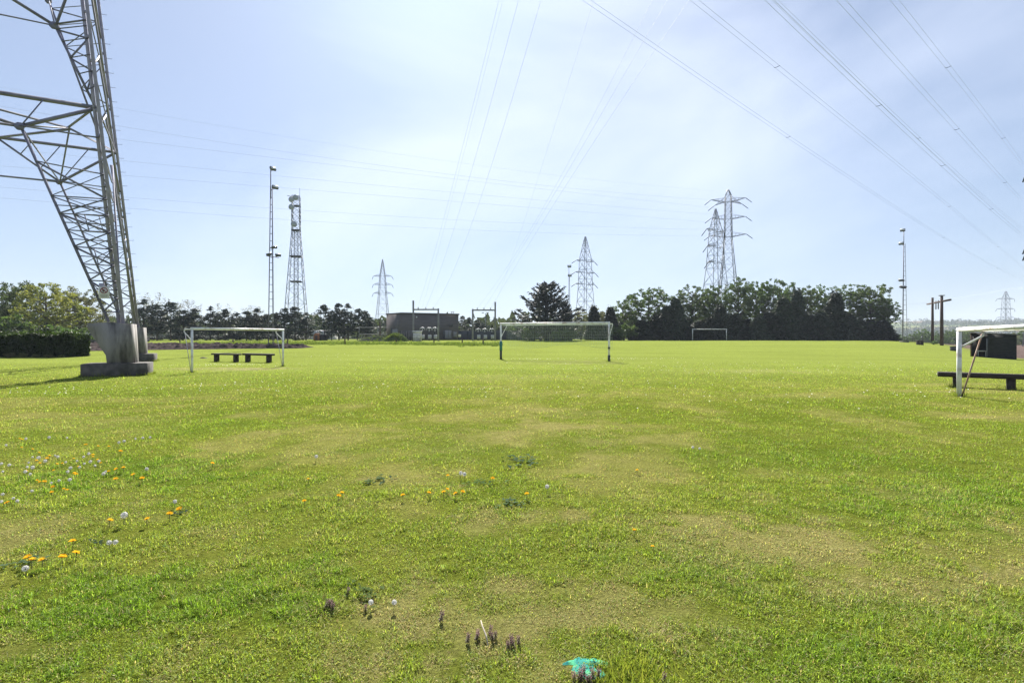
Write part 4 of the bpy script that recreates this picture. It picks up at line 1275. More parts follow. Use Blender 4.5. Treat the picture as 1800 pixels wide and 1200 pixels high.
def panel_fence():
    a, b = G(806, 108.0), G(926, 104.0)
    ang = math.atan2(b.y - a.y, b.x - a.x); L = math.hypot(b.x - a.x, b.y - a.y)
    t = thing('panel_fence', 'long dark slate panel fence between the building and the cedar', 'fence', a, ang)
    h = P(806, 581, 108).z - a.z
    m = MB()
    n = 7
    for i in range(n): m.bevbox((L * (i + 0.5) / n, 0, h / 2 - 0.15), (L / n - 0.12, 0.06, h + 0.25), 0.01)
    m.build('panels', m_panel, t)
    for i in range(n + 1):
        m = MB(); m.box((L * i / n, -0.02, h / 2 - 0.05), (0.11, 0.14, h + 0.3)); m.build('post', m_dkmetal, t)
panel_fence()
def sign_box(px, y0, y1, d, label, w):
    g = G(px, d); zt = P(px, y0, d).z - g.z; zb = P(px, y1, d).z - g.z
    t = thing('meter_box', label, 'box', g)
    m = MB(); m.bevbox((0, 0, (zt + zb) / 2), (w, 0.3, zt - zb), 0.03); m.build('cabinet', m_tank, t)
    m = MB(); m.box((0, 0, zb / 2 - 0.1), (0.12, 0.12, zb + 0.2)); m.build('post', m_dkmetal, t)
sign_box(808, 587.5, 592, 100, 'small white box on a post at the right corner of the dark building', 0.5)
def pipe_frame():
    d = 98.0; a = G(631.5, d); b = G(681, d); zf = lambda y: P(640, y, d).z - a.z
    t = thing('pipe_frame', 'thin pale pipe frame in front of the last pines left of the building', 'frame', a)
    L = b.x - a.x
    for x in (0.0, L * 0.66):
        m = MB(); m.tube([(x, 0, -0.1), (x, 0, zf(575.5))], 0.055, 6); m.build('upright', m_gantry, t)
    for y in (575.5, 587.5):
        m = MB(); m.tube([(0, 0, zf(y)), (L, 0, zf(y))], 0.05, 6); m.build('rail', m_gantry, t)
    g = G(668, 97.0)
    p = thing('wooden_post', 'dark upright post beside the distant pylon left of the building', 'post', g)
    m = MB(); m.tube([(0, 0, -0.1), (0, 0, P(668, 566, 97).z - g.z)], [0.14, 0.11], 8); m.build('pole', m_pole, p)
    m = MB(); m.tube([(0, 0, P(668, 566, 97).z - g.z), (0, 0, P(668, 564.8, 97).z - g.z)], [0.13, 0.05], 8); m.build('cap', m_dkmetal, p)
pipe_frame()
def pavilion():
    a, b = G(546, 128), G(574, 124)
    t = thing('pavilion', 'pale low pavilion with a sloping roof glimpsed between the two groups of pines', 'building', a)
    L = b.x - a.x; h = P(560, 587.5, 126).z - a.z; hr = P(560, 579.5, 126).z - a.z
    m = MB(); m.box((L / 2, 2, h / 2 - 0.2), (L, 4, h + 0.4)); m.build('walls', m_wallw, t)
    m = MB(); m.prism([Vector((-0.4, -0.4, h)), Vector((-0.4, 4.6, h)), Vector((-0.4, 3.2, hr)), Vector((-0.4, 2.2, hr))], (0, 0, 0.01), (L + 0.8, 0, 0.01)); m.build('roof', m_roofl, t)
    m = MB()
    for k in range(3): m.box((L * (0.25 + 0.25 * k), -0.04, h * 0.5), (0.9, 0.08, 1.0))
    m.build('windows', m_dkmetal, t)
pavilion()
def hut():
    a = G(555.5, 101.0); h = P(555, 585.3, 101).z - a.z; w = 0.52 
    t = thing('garden_hut', 'small round topped orange brown hut beside the pines', 'hut', a)
    prof = [(-w, -0.2), (w, -0.2), (w, h * 0.55)] + [(w * math.cos(k * PI / 8), h * 0.55 + h * 0.45 * math.sin(k * PI / 8)) for k in range(1, 8)] + [(-w, h * 0.55)]
    m = MB(); m.prism([Vector((x, 0, z)) for x, z in prof], (0, 0, 0), (0, 1.4, 0)); m.build('body', m_orange, t)
    m = MB(); m.box((0.05, -0.03, h * 0.36), (0.5, 0.06, h * 0.6)); m.build('door', m_shedpost, t)
    a = G(565.5, 101.5); h = P(565, 588.8, 101.5).z - a.z
    t = thing('wooden_shed', 'low dark shed right next to the orange brown hut', 'shed', a)
    m = MB(); m.box((0, 0.8, h / 2 - 0.15), (1.2, 1.6, h + 0.1)); m.build('walls', m_shed, t)
    m = MB(); m.prism([Vector((-0.75, -0.2, h - 0.1)), Vector((0.75, -0.2, h - 0.1)), Vector((0, -0.2, h + 0.18))], (0, 0, 0.003), (0, 2.0, 0.003)); m.build('roof', m_coping, t)
hut()
# stone wall, small gable and the post row at the left
def left_bits():
    a, b = G(118, 78), G(262, 86)
    ang = math.atan2(b.y - a.y, b.x - a.x); L = math.hypot(b.x - a.x, b.y - a.y)
    t = thing('stone_wall', 'low grey stone wall behind the ploughed strip, right of the hedge', 'wall', a, ang)
    h = P(140, 592.5, 78).z - a.z
    m = MB(); m.box((L / 2, 0, h / 2 - 0.15), (L, 0.4, h + 0.3)); m.build('masonry', m_stone, t)
    m = MB(); m.bevbox((L / 2, 0, h + 0.06), (L + 0.1, 0.5, 0.12), 0.02); m.build('coping', m_conc, t)
    g = G(161, 96)
    t = thing('small_house', 'small grey gabled house half hidden behind the concrete footing', 'house', g)
    hw_ = 2.1; hz = P(160, 585, 96).z - g.z; ht = P(160, 573.5, 96).z - g.z
    m = MB(); m.prism([Vector((-hw_, 0, -0.3)), Vector((hw_, 0, -0.3)), Vector((hw_, 0, hz)), Vector((0, 0, ht)), Vector((-hw_, 0, hz))], (0, 0, 0), (0, 6, 0)); m.build('walls', m_wallw, t)
    m = MB()
    for s in (-1, 1):
        m.prism([Vector((s * (hw_ + 0.25), -0.3, hz - 0.15)), Vector((0, -0.3, ht + 0.03)), Vector((0, -0.3, ht + 0.2)), Vector((s * (hw_ + 0.25), -0.3, hz + 0.02))], (0, 0, 0), (0, 6.6, 0))
    m.build('roof', m_coping, t)
    m = MB(); m.box((0, -0.03, hz * 0.6), (0.9, 0.06, 1.0)); m.build('window', m_dkmetal, t)
left_bits()
for i, (px, y0, y1) in enumerate(((317, 596, 603.5), (409.5, 595.5, 604), (505, 595, 604), (606.5, 590.5, 605), (696.5, 596, 604.5), (763, 594.5, 601.5), (812.5, 595, 599.5), (849.5, 594, 599.5))):
    d = 73 - i * 0.4; g = G(px, d)
    t = thing('fence_post', 'short dark wooden post at the far edge of the field, %s from the left' % ('first', 'second', 'third', 'fourth', 'fifth', 'sixth', 'seventh', 'eighth')[i], 'post', g, 0.3 * i, 'row of short posts along the far edge of the field')
    h = P(px, y0, d).z - g.z
    m = MB(); lean = 0.04 * ((i * 7) % 5 - 2); m.tube([(0, 0, -0.1), (lean, 0, h * 0.94)], [0.10, 0.085], 7); m.build('stake', m_pole, t)
    m = MB(); m.tube([(lean, 0, h * 0.94), (lean * 1.02, 0, h)], [0.088, 0.03], 7); m.build('pointed_top', m_pole, t)

# wooden H pole at the right
def hpole():
    dl, dr = 93.0, 83.0
    a, b = G(1639.2, dl), G(1655.4, dr)
    t = thing('power_pole', 'pair of brown wooden poles joined by one slanting crossarm at the right', 'power pole', (a + b) / 2)
    o = (a + b) / 2
    for p, px, y, rr in ((a, 1638.8, 523, 0.17), (b, 1655.4, 520.5, 0.19)):
        h = P(px, y, p.y).z
        m = MB(); m.tube([p - o - Vector((0, 0, 0.2)), Vector((p.x, p.y, h)) - o], [rr * 1.35, rr], 10); m.build('pole', m_pole, t, True)
    h = P(1655.4, 520, dr).z
    m = MB(); m.bevbox(Vector((b.x, b.y, h + 0.06)) - o, (0.62, 0.62, 0.12), 0.03); m.build('pole_cap', m_pole, t)
    z1, z2 = P(1639, 532.6, dl).z, P(1655.4, 529.4, dr).z
    u = (Vector((b.x, b.y, z2)) - Vector((a.x, a.y, z1)))
    pa = Vector((a.x, a.y, z1)) - u * 0.85; pb = Vector((b.x, b.y, z2)) + u * 0.62
    m = MB(); m.bar(pa - o + Vector((0, -0.3, 0)), pb - o + Vector((0, -0.3, 0)), 0.26); arm = m.build('crossarm', m_pole, t)
    for f in (0.24, 0.5, 0.76):
        c = Vector((a.x, a.y, z1)) + u * f - o + Vector((0, -0.3, -0.1))
        m = MB(); m.tube([c, c - Vector((0, 0, 0.15)), c - Vector((0, 0, 1.0)), c - Vector((0, 0, 1.15))], [0.04, 0.085, 0.085, 0.03], 7); m.build('insulator', m_dkmetal, arm)
        m = MB(); m.tube([c + Vector((0, 0, 0.2)), c + Vector((0, 0, 0.42))], [0.09, 0.05], 7); m.build('pin', m_dkmetal, arm)
    return pa, pb
hpa, hpb = hpole()
def right_bits():
    g = G(1617, 78)
    t = thing('picnic_bench', 'tiny low bench on two dark blocks by the path left of the wooden poles', 'bench', g, 0.1)
    m = MB(); m.bevbox((0, 0, 0.62), (1.05, 0.5, 0.12), 0.02); m.build('seat', m_benchl, t)
    for s in (-0.3, 0.3):
        m = MB(); m.bevbox((s, 0, 0.26), (0.28, 0.42, 0.6), 0.02); m.build('leg', m_bench, t)
    g = GP(1675.5, 616.5)
    t = thing('junction_box', 'small black box standing in the grass right of the wooden poles', 'box', g)
    m = MB(); m.bevbox((0, 0, 0.22), (0.5, 0.4, 0.5), 0.03); m.build('housing', m_dkmetal, t)
    m = MB(); m.bevbox((0, 0, 0.50), (0.58, 0.48, 0.07), 0.02); m.build('lid', m_shed, t)
right_bits()

# longer grass left by the mower round footings, posts and legs
def edge_grass():
    r = random.Random(6); pts = []
    for L0 in (A0, B0):
        e = e_ax; n = Vector((-e.y, e.x, 0))
        if n.y > 0: n = -n
        for k in range(130):
            u = r.uniform(-1.12, 1.12); v = r.uniform(-0.72, 0.72)
            if r.random() < 0.6: v = math.copysign(0.70 + 0.05 * r.random(), v)
            else: u = math.copysign(1.10 + 0.06 * r.random(), u)
            p = L0 + e * (0.08 + u) + n * (0.02 + v); pts.append((p.x, p.y))
    for c in (gl0, gl1, gr0, G(880.5, 36.3), G(1070.5, 33.1)):
        for k in range(10): pts.append((c.x + r.gauss(0, 0.08), c.y + r.gauss(0, 0.08)))
    for px, d in ((382, 33.0), (415, 32.4), (436, 32.5), (473, 31.8), (1679, 16.2), (1774, 15.6)):
        for k in range(12):
            g = G(px, d); pts.append((g.x + r.gauss(0, 0.12), g.y + r.gauss(0, 0.1)))
    V, F, Cc = tufts(pts, 12, 0.17, 0.09, (0.12, 0.17, 0.03), (0.24, 0.26, 0.06), 0.012, 9)
    tag(link('edge_grass', np_mesh('edge_grass', V, F, m_blade, False, Cc)), 'unmown longer grass round the concrete footings, goal posts and bench legs', 'grass', kind='stuff')
edge_grass()

# ================================================================== OVERHEAD LINES
def wire_pts(p0, p1, p2, t0=0.0, t1=1.0, n=40):
    """p0,p2 = (px,py,depth); p1 = (px,py) a spot it passes: sag in the upright plane of its two ends"""
    A, B = P(*p0), P(*p2)
    k = (p1[0] - 900) / FP
    den = (B.x - A.x) - k * (B.y - A.y)
    tm = (k * A.y - A.x) / den
    ym = A.y + (B.y - A.y) * tm
    zm = CAMZ - (p1[1] - HOR) / FP * ym
    lin = A.z + (B.z - A.z) * tm
    c = (zm - lin) / (tm * (tm - 1)) if abs(tm * (tm - 1)) > 1e-6 else 0
    out = []
    for i in range(n + 1):
        t = t0 + (t1 - t0) * i / n
        out.append(Vector((A.x + (B.x - A.x) * t, A.y + (B.y - A.y) * t, A.z + (B.z - A.z) * t + c * t * (t - 1))))
    return out
def cable(label, pts, r, twin=0.0, spacers=(), group=None):
    o = pts[0]; r = r * (0.6 if twin else 0.75)
    m = MB()
    if twin:
        d = (pts[-1] - pts[0]); s = Vector((d.y, -d.x, 0)).normalized() * twin / 2
        t = thing('power_line', label, 'power line', o, 0, group)
        for sg_ in (-1, 1):
            m = MB(); m.tube([p - o + s * sg_ for p in pts], r, 4); m.build('conductor', m_wire, t)
        for f in spacers:
            x = f * (len(pts) - 1); i = int(x); p = pts[i].lerp(pts[min(i + 1, len(pts) - 1)], x - i) - o
            m = MB(); m.tube([p - s * 1.25, p - Vector((0, 0, 0.06)), p + s * 1.25], 0.022, 5); m.build('spacer', m_dkmetal, t)
        return t
    m.tube([p - o for p in pts], r, 4)
    return tag(m.build('power_line', m_wire, None, False, o), label, 'power line', group)
GR = 'twin conductors sweeping to the right'
TW = 0.42
cable('twin power line sweeping lowest and leftmost across the upper right sky', wire_pts((1030, 0, 38), (1564, 358), (1810, 497, 220), -0.12), 0.016, TW, (0.22, 0.48, 0.72), GR)
cable('twin power line second from the left sweeping down the right sky', wire_pts((1220, 0, 38), (1570, 282), (1806, 478, 200), -0.12), 0.016, TW, (0.16, 0.45, 0.7), GR)
cable('darkest twin power line in the middle of the right hand fan', wire_pts((1352, 0, 36), (1622, 258), (1797, 414, 100), -0.12), 0.018, TW, (0.3, 0.5, 0.75), GR)
cable('twin power line close beside the darkest one of the right hand fan', wire_pts((1362, 0, 38), (1626, 253), (1797, 402, 108), -0.12), 0.013, 0.3, (0.4,), GR)
cable('twin power line fourth across the upper right sky', wire_pts((1478, 0, 36), (1615, 153), (1796, 352, 103), -0.12), 0.015, TW, (0.45, 0.8), GR)
cable('faint twin power line nearest the upper right corner', wire_pts((1572, 0, 38), (1700, 160), (1797, 288, 100), -0.12), 0.014, TW, (0.3, 0.72), GR)
GC = 'single cables rising from the gantries'
cable('cable from the left gantry, leftmost of the middle bunch', wire_pts((877, 0, 40), (802, 301), (734, 541, 97), -0.12), 0.012, group=GC)
cable('cable from the left gantry, just right of the leftmost one', wire_pts((884, 0, 41), (810, 290), (742, 541, 97), -0.12), 0.009, group=GC)
cable('cable from the left gantry in the middle of its bunch', wire_pts((911.6, 0, 40), (857, 201), (748, 541, 97), -0.12), 0.014, group=GC)
cable('cable from the left gantry, rightmost of its bunch', wire_pts((951, 0, 40), (895, 191), (762, 541, 97), -0.12), 0.014, group=GC)
cable('lone faint cable right of the middle bunch', wire_pts((1044, 0, 42), (947, 310), (872, 531, 96), -0.12), 0.009, group=GC)
cable('cable from the right gantry, leftmost of three meeting low down', wire_pts((1147, 0, 42), (1000, 284), (838, 542.5, 96), -0.12), 0.011, group=GC)
cable('cable from the right gantry, middle of three meeting low down', wire_pts((1173, 0, 42), (1000, 298), (850, 542.5, 96), -0.12), 0.013, group=GC)
cable('cable from the right gantry, rightmost of three meeting low down', wire_pts((1211, 0, 42), (1000, 318), (862, 542.5, 96), -0.12), 0.013, group=GC)
GH = 'long near level cables crossing the left sky'
ordn = ('topmost', 'second', 'third', 'fourth', 'fifth', 'sixth', 'lowest')
for i, (y0, ym, y1) in enumerate(((191, 262, 336), (222, 306, 352), (245, 337, 366), (282, 356, 378), (308, 370, 392), (346, 396, 404), (365, 409, 414))):
    xm = (640, 785, 995, 995, 995, 995, 947)[i]
    cable('%s of the seven near level cables running right from behind the big pylon' % ordn[i], wire_pts((211, y0, 118), (xm, ym), (1262, y1, 200), -0.75, 1.0, 50), 0.026 if i else 0.018, group=GH)
GW = 'thin wires of the wooden poles'
cable('thin wire leaving the wooden poles to the left past the trees', [Vector(hpa) + Vector((0, -0.3, 0.25)), Vector(hpa) + Vector((-8, 1, -0.2)), Vector(hpa) + Vector((-24, 3, 0.2))], 0.02, group=GW)
cable('thin wire running from the wooden poles to the right edge', wire_pts((1668, 526, 78), (1720, 517), (1815, 503, 62), 0, 1.2, 16), 0.014, group=GW)

# ================================================================== TREES
def leaf_quads(r, cen, size, flat=0.0, aspect=1.5, droop=None):
    """one leaf clump face at every point of cen (N,3)"""
    N = len(cen)
    n = r.normal(size=(N, 3)); n[:, 2] *= (1 + 2 * flat); n /= np.linalg.norm(n, axis=1)[:, None]
    a = r.normal(size=(N, 3))
    if droop is not None: a = a * 0.5 + droop
    u = a - n * (a * n).sum(1)[:, None]; u /= np.linalg.norm(u, axis=1)[:, None] + 1e-9
    v = np.cross(n, u)
    s = size * (0.55 + 0.9 * r.random(N))[:, None]
    # a kite with a slightly folded midrib
    fold = n * s * (0.25 * r.random((N, 1)))
    V = np.stack([cen - u * s * aspect * 0.5, cen + v * s * 0.42 + fold - u * s * 0.1, cen + u * s * aspect * 0.55, cen - v * s * 0.42 + fold - u * s * 0.1], 1)
    return V.reshape(-1, 3)
def quad_idx(n): return np.arange(n * 4).reshape(-1, 4)

class Proto:
    def __init__(s, crown, trunk, h, w): s.crown, s.trunk, s.h, s.w = crown, trunk, h, w

def broad_proto(seed, h=11.0, w=9.0, trunk=0.22, ncl=60, per=75, leaf=0.30, cr=0.85, airy=1.0, mat=None, bark=None, shape=1.0):
    r = np.random.default_rng(seed); mb = MB()
    base = Vector((0, 0, 0)); lean = r.normal(size=2) * 0.02 * h
    tp = [Vector((0, 0, -0.3)), Vector((lean[0] * 0.4, lean[1] * 0.4, h * trunk)), Vector((lean[0], lean[1], h * 0.55)), Vector((lean[0] * 1.3, lean[1] * 1.3, h * 0.86))]
    mb.tube(tp, [h * 0.022, h * 0.017, h * 0.010, h * 0.003], 7)
    cz0 = h * (trunk + 0.08); cz1 = h * 0.97
    mid = (cz0 + cz1) / 2; hz = (cz1 - cz0) / 2
    cents = []
    tries = 0
    while len(cents) < ncl and tries < 9000:
        tries += 1
        d = r.normal(size=3); d /= np.linalg.norm(d)
        rad = 0.35 + 0.65 * r.random() ** 0.55
        lob = 0.72 + 0.5 * float(vnoise(d[0] * 1.7 + seed, d[1] * 1.7 + d[2] * 2.1, seed))
        x, y, z = d[0] * rad * w / 2 * lob, d[1] * rad * w / 2 * lob, d[2] * rad * hz * (0.85 + 0.3 * lob)
        if z < -0.55 * hz and math.hypot(x, y) > 0.36 * w: continue
        p = np.array([x, y, mid + z])
        if any(np.linalg.norm((p - q) / (1, 1, 0.8)) < cr * 0.95 for q in cents): continue
        cents.append(p)
    pts = []
    for i, c in enumerate(cents):
        rr = cr * (0.6 + 0.7 * r.random())
        n = int(per * (rr / cr) ** 2 * airy)
        q = r.normal(size=(n, 3)); q /= np.linalg.norm(q, axis=1)[:, None]
        q *= (r.random((n, 1)) ** 0.45) * rr; q[:, 2] *= 0.72
        pts.append(c + q)
        # limb from the stem to the clump
        if i % 2 == 0:
            zz = max(h * trunk, min(h * 0.8, c[2] - 0.35 * math.hypot(c[0], c[1]) - 0.05 * h))
            f = zz / (h * 0.86); s = Vector((lean[0] * 1.3 * f, lean[1] * 1.3 * f, zz)); e = Vector(c)
            m_ = s.lerp(e, 0.5) + Vector((r.normal() * 0.15, r.normal() * 0.15, -0.06 * (e - s).length))
            rb = h * 0.0075 * (1 - 0.5 * f)
            mb.tube([s, m_, e], [rb, rb * 0.6, rb * 0.2], 5, False)
    pts = np.concatenate(pts)
    V = leaf_quads(r, pts, leaf)
    zt = V[:, 2].max()
    return Proto(np_mesh('crown_leaves', V, quad_idx(len(pts)), mat or mf_broad), mb.mesh('trunk_wood', bark or m_bark, True), zt, 2 * np.percentile(np.abs(V[:, 0]), 98))

def pine_proto(seed, h=9.0, w=5.0, bare=0.18, sparse=1.0):
    r = np.random.default_rng(seed); mb = MB()
    lean = r.normal(size=2) * 0.02 * h
    mb.tube([(0, 0, -0.3), (lean[0] * 0.5, lean[1] * 0.5, h * 0.5), (lean[0], lean[1], h * 0.97)], [h * 0.016, h * 0.011, h * 0.003], 7)
    pts = []
    z = h * bare
    while z < h * 0.97:
        f = (z / h - bare) / (1 - bare)
        prof = (0.55 + 0.45 * math.sin(PI * min(1, 0.25 + f * 0.8))) * (1 - f ** 2.2) + 0.10
        nb = 4 + int(r.random() * 3)
        a0 = r.random() * 6.28
        for k in range(nb):
            if r.random() > 0.86 * sparse: continue
            a = a0 + 2 * PI * k / nb + r.normal() * 0.25
            L = w / 2 * prof * (0.55 + 0.6 * r.random())
            up = 0.10 + 0.35 * f + r.normal() * 0.08
            s = Vector((lean[0] * z / h, lean[1] * z / h, z)); e = s + Vector((math.cos(a) * L, math.sin(a) * L, L * up))
            mb.tube([s, s.lerp(e, 0.5) - Vector((0, 0, 0.05 * L)), e], [0.045 * (1.2 - f), 0.03 * (1.2 - f), 0.008], 4, False)
            for t in (0.45, 0.7, 0.95):
                if t < 0.6 and L < 0.9: continue
                c = np.array(s.lerp(e, t)) + r.normal(size=3) * 0.08
                n = int(23 * (0.7 + 0.6 * r.random())); rr = 0.28 + 0.20 * L * 0.5
                q = r.normal(size=(n, 3)) * (rr * 0.62, rr * 0.62, rr * 0.30)
                pts.append(c + q + np.array([0, 0, 0.08]))
        z += h * (0.062 + 0.02 * r.random())
    c = np.array([lean[0], lean[1], h * 0.97]); pts.append(c + r.normal(size=(40, 3)) * (0.16, 0.16, 0.3))
    pts = np.concatenate(pts)
    V = leaf_quads(r, pts, 0.21, 0.3, 1.9)
    return Proto(np_mesh('pine_crown', V, quad_idx(len(pts)), mf_pine), mb.mesh('pine_trunk', m_bark, True), V[:, 2].max(), 2 * np.percentile(np.abs(V[:, 0]), 98))

def cone_proto(seed, h=8.0, w=4.4, n=6500, power=0.75, mat=None, leaf=0.27):
    r = np.random.default_rng(seed); mb = MB()
    mb.tube([(0, 0, -0.3), (0, 0, h * 0.95)], [h * 0.02, 0.02], 6)
    f = 1 - np.sqrt(1 - r.random(n) * 0.985)           # more leaves low down
    f = np.clip(f, 0, 0.985)
    a = r.random(n) * 2 * PI
    nb = 13
    lay = np.floor(f * 17); aa = a + lay * 1.9
    lobe = 0.62 + 0.40 * np.abs(np.sin(aa * nb / 4 + vnoise(aa, lay, seed) * 4)) + 0.55 * (vnoise(np.cos(a) * 2.4 + 7, np.sin(a) * 2.4 + f * 9, seed) - 0.5)
    fr = (f * 17) % 1.0
    R = w / 2 * (1 - f) ** power * lobe * (1.06 - 0.22 * fr) + 0.05
    rad = R * (0.55 + 0.45 * r.random(n) ** 0.5)
    z = h * (0.02 + 0.98 * f) + 0.25 * (R - rad) + 0.22 * r.normal(size=n)
    pts = np.stack([rad * np.cos(a), rad * np.sin(a), z - 0.10 * rad], 1)
    dr = np.stack([np.cos(a), np.sin(a), -0.35 * np.ones(n)], 1)
    V = leaf_quads(r, pts, leaf, 0.2, 1.7, dr)
    return Proto(np_mesh('conifer_crown', V, quad_idx(n), mat or mf_dark), mb.mesh('conifer_trunk', m_bark, True), V[:, 2].max(), 2 * np.percentile(np.abs(V[:, 0]), 98))

def cedar_proto(seed, h=11.5, w=9.5):
    """broad dark cedar: many ascending feathery boughs"""
    r = np.random.default_rng(seed); mb = MB(); pts = []; drs = []
    mb.tube([(0, 0, -0.3), (0.1, 0, h * 0.5), (-0.1, 0, h * 0.93)], [0.34, 0.22, 0.04], 8)
    N = 105
    for i in range(N):
        f = i / N
        z = h * (0.04 + 0.84 * f ** 1.05) + r.normal() * 0.25
        a = i * 2.39996 + r.normal() * 0.45
        prof = (1 - f) ** 0.62 * (0.72 + 0.28 * min(1, f / 0.12))
        L = w / 2 * prof * (0.5 + 0.75 * r.random()) + 0.5
        up = 0.22 + 0.75 * f + r.normal() * 0.12
        s = Vector((0, 0, z)); d = Vector((math.cos(a), math.sin(a), up)).normalized(); e = s + d * L
        m_ = s.lerp(e, 0.6) - Vector((0, 0, 0.08 * L)); e2 = e + Vector((0, 0, 0.10 * L))
        mb.tube([s, m_, e2], [0.06 * (1.2 - f), 0.035, 0.008], 4, False)
        n = int(18 * L) + 12
        t = 0.18 + 0.82 * r.random(n) ** 0.8
        base = np.array([list((s.lerp(m_, tt / 0.6) if tt < 0.6 else m_.lerp(e2, (tt - 0.6) / 0.4))) for tt in t])
        wd = 0.36 * np.sin(PI * np.clip(t * 0.82 + 0.12, 0, 1)) * (0.45 + L * 0.16)
        side = np.array([-math.sin(a), math.cos(a), 0])
        pts.append(base + side * (r.normal(size=(n, 1)) * wd[:, None]) + r.normal(size=(n, 3)) * 0.09)
        drs.append(np.repeat(np.array(d)[None], n, 0) + side * r.normal(size=(n, 1)) * 0.5 + np.array([0, 0, 0.25]))
    pts = np.concatenate(pts); drs = np.concatenate(drs)
    V = leaf_quads(r, pts, 0.22, 0.1, 2.2, drs)
    return Proto(np_mesh('cedar_crown', V, quad_idx(len(pts)), mf_cedar), mb.mesh('cedar_trunk', m_bark, True), V[:, 2].max(), 2 * np.percentile(np.abs(V[:, 0]), 98))

P_broad = [broad_proto(100 + i, 11.0, 8.6, 0.14, 200, 32, 0.235, 0.47) for i in range(4)]
P_tall = [broad_proto(120 + i, 13.0, 7.4, 0.22, 190, 30, 0.235, 0.47) for i in range(4)]
P_left = [broad_proto(140 + i, 10.0, 9.0, 0.14, 190, 44, 0.19, 0.50) for i in range(3)]
P_shrub = [broad_proto(160 + i, 3.2, 3.6, 0.04, 26, 70, 0.20, 0.6) for i in range(2)]
P_bare = [broad_proto(170 + i, 10.0, 8.0, 0.25, 60, 26, 0.17, 0.8, 0.8, mf_bare, m_barkp) for i in range(2)]
P_pine = [pine_proto(200 + i, 9.0, 5.0 + 0.5 * (i % 3), (0.16, 0.28, 0.22, 0.10, 0.2)[i]) for i in range(5)]
P_cone = [cone_proto(300 + i, 8.0, (4.4, 3.6, 5.0)[i], 6500, (0.75, 0.65, 0.85)[i]) for i in range(3)]
P_thin = [cone_proto(320, 8.0, 2.6, 2600, 0.7)]
P_cedar = [cedar_proto(400)]
tr = random.Random(99)
def tree(proto, name, label, cat, px, top_y, d, wpx, mat=None, group=None, gz=None, rz=None):
    g = G(px, d)
    if gz is not None: g.z = gz
    hgt = P(px, top_y, d).z - g.z
    w = wpx / FP * d
    t = thing(name, label, cat, g, tr.random() * 6.28 if rz is None else rz, group)
    t.scale = (w / proto.w, w / proto.w, hgt / proto.h)
    c = link('crown', proto.crown, t); k = link('trunk', proto.trunk, t)
    if mat is not None:
        c.material_slots[0].link = 'OBJECT'; c.material_slots[0].material = mat
    return t
ORD = ('first', 'second', 'third', 'fourth', 'fifth', 'sixth', 'seventh', 'eighth', 'ninth', 'tenth', 'eleventh', 'twelfth', 'thirteenth', 'fourteenth', 'fifteenth', 'sixteenth', 'seventeenth', 'eighteenth', 'nineteenth', 'twentieth', 'twenty first', 'twenty second')

# left group behind the hedge
GL_ = 'broad trees behind the hedge'
tree(P_left[0], 'broadleaf_tree', 'yellow olive spring tree in the middle behind the dark hedge', 'tree', 86, 497, 70, 92, mf_olive, GL_)
tree(P_left[1], 'broadleaf_tree', 'grey green tree behind the hedge left of the yellow olive one', 'tree', 34, 491, 75, 84, mf_broad, GL_)
tree(P_left[2], 'broadleaf_tree', 'pale sandy green tree between the olive tree and the pylon', 'tree', 136, 502, 88, 78, mf_pale, GL_)
tree(P_left[0], 'broadleaf_tree', 'dull green tree cut by the left picture edge behind the hedge', 'tree', -14, 500, 80, 80, mf_broad, GL_)
for i, (px, ty, w) in enumerate(((14, 552, 60), (60, 566, 44), (104, 570, 46), (140, 574, 34))):
    tree(P_shrub[i % 2], 'shrub', 'bright green shrub under the trees behind the hedge, %s from the left' % ORD[i], 'shrub', px, ty, 62 + 2 * i, w, mf_broad2, 'shrubs behind the hedge')
# bare pale trees behind the pines
for i, (px, ty, w, d) in enumerate(((180, 540, 40, 105), (266, 512, 66, 125), (332, 526, 46, 128), (395, 533, 56, 130), (446, 536, 34, 128))):
    tree(P_bare[i % 2], 'budding_tree', 'pale budding tree showing above the pine row, %s from the pylon side' % ORD[i], 'tree', px, ty, d, w, None, 'pale budding trees behind the pines')
# first pine row
PR = ((252, 524, 46), (276, 533, 34), (300, 529, 46), (322, 543, 34), (342, 541, 36), (369.5, 537, 28), (384, 549, 24), (396, 542, 28), (415, 548, 30), (433, 546, 34), (452, 541, 38), (472, 551, 36), (487, 548, 26), (500, 539, 30), (519, 538, 40), (538, 548, 30))
for i, (px, ty, w) in enumerate(PR):
    tree(P_pine[i % 5], 'pine_tree', 'dark pine in the long row behind the ploughed strip, %s from the pylon' % ORD[i], 'pine', px, ty, 98 + (i * 37) % 9, w * 1.12, None, 'pines in the long row behind the ploughed strip')
# low dark undergrowth of the pine row
for i in range(16):
    px = 246 + i * 19 + tr.random() * 6
    tree(P_shrub[i % 2], 'undergrowth_bush', 'dark low bush under the long pine row', 'bush', px, 583 + tr.random() * 7, 104 + tr.random() * 5, 26 + 8 * tr.random(), mf_pine, 'low bushes under the long pine row')
for i, (px, ty, w) in enumerate(((571, 534, 34), (583, 544, 24), (596, 532, 32), (612, 532, 34), (628, 541, 30), (643, 545, 34), (651, 556, 24))):
    tree(P_pine[(i + 2) % 5], 'pine_tree', 'pine in the separate group left of the dark building, %s from its left end' % ORD[i], 'pine', px, ty, 103 + (i * 29) % 7, w * 1.12, None, 'pines left of the dark building')
for i, (px, ty, w) in enumerate(((812, 554, 20), (826, 557, 22), (839, 561, 22), (848, 567, 16))):
    tree(P_pine[(i + 1) % 5], 'pine_tree', 'small pine between the building and the right gantry, %s from the building' % ORD[i], 'pine', px, ty, 128 + i, w * 1.2, None, 'pines between the building and the right gantry')
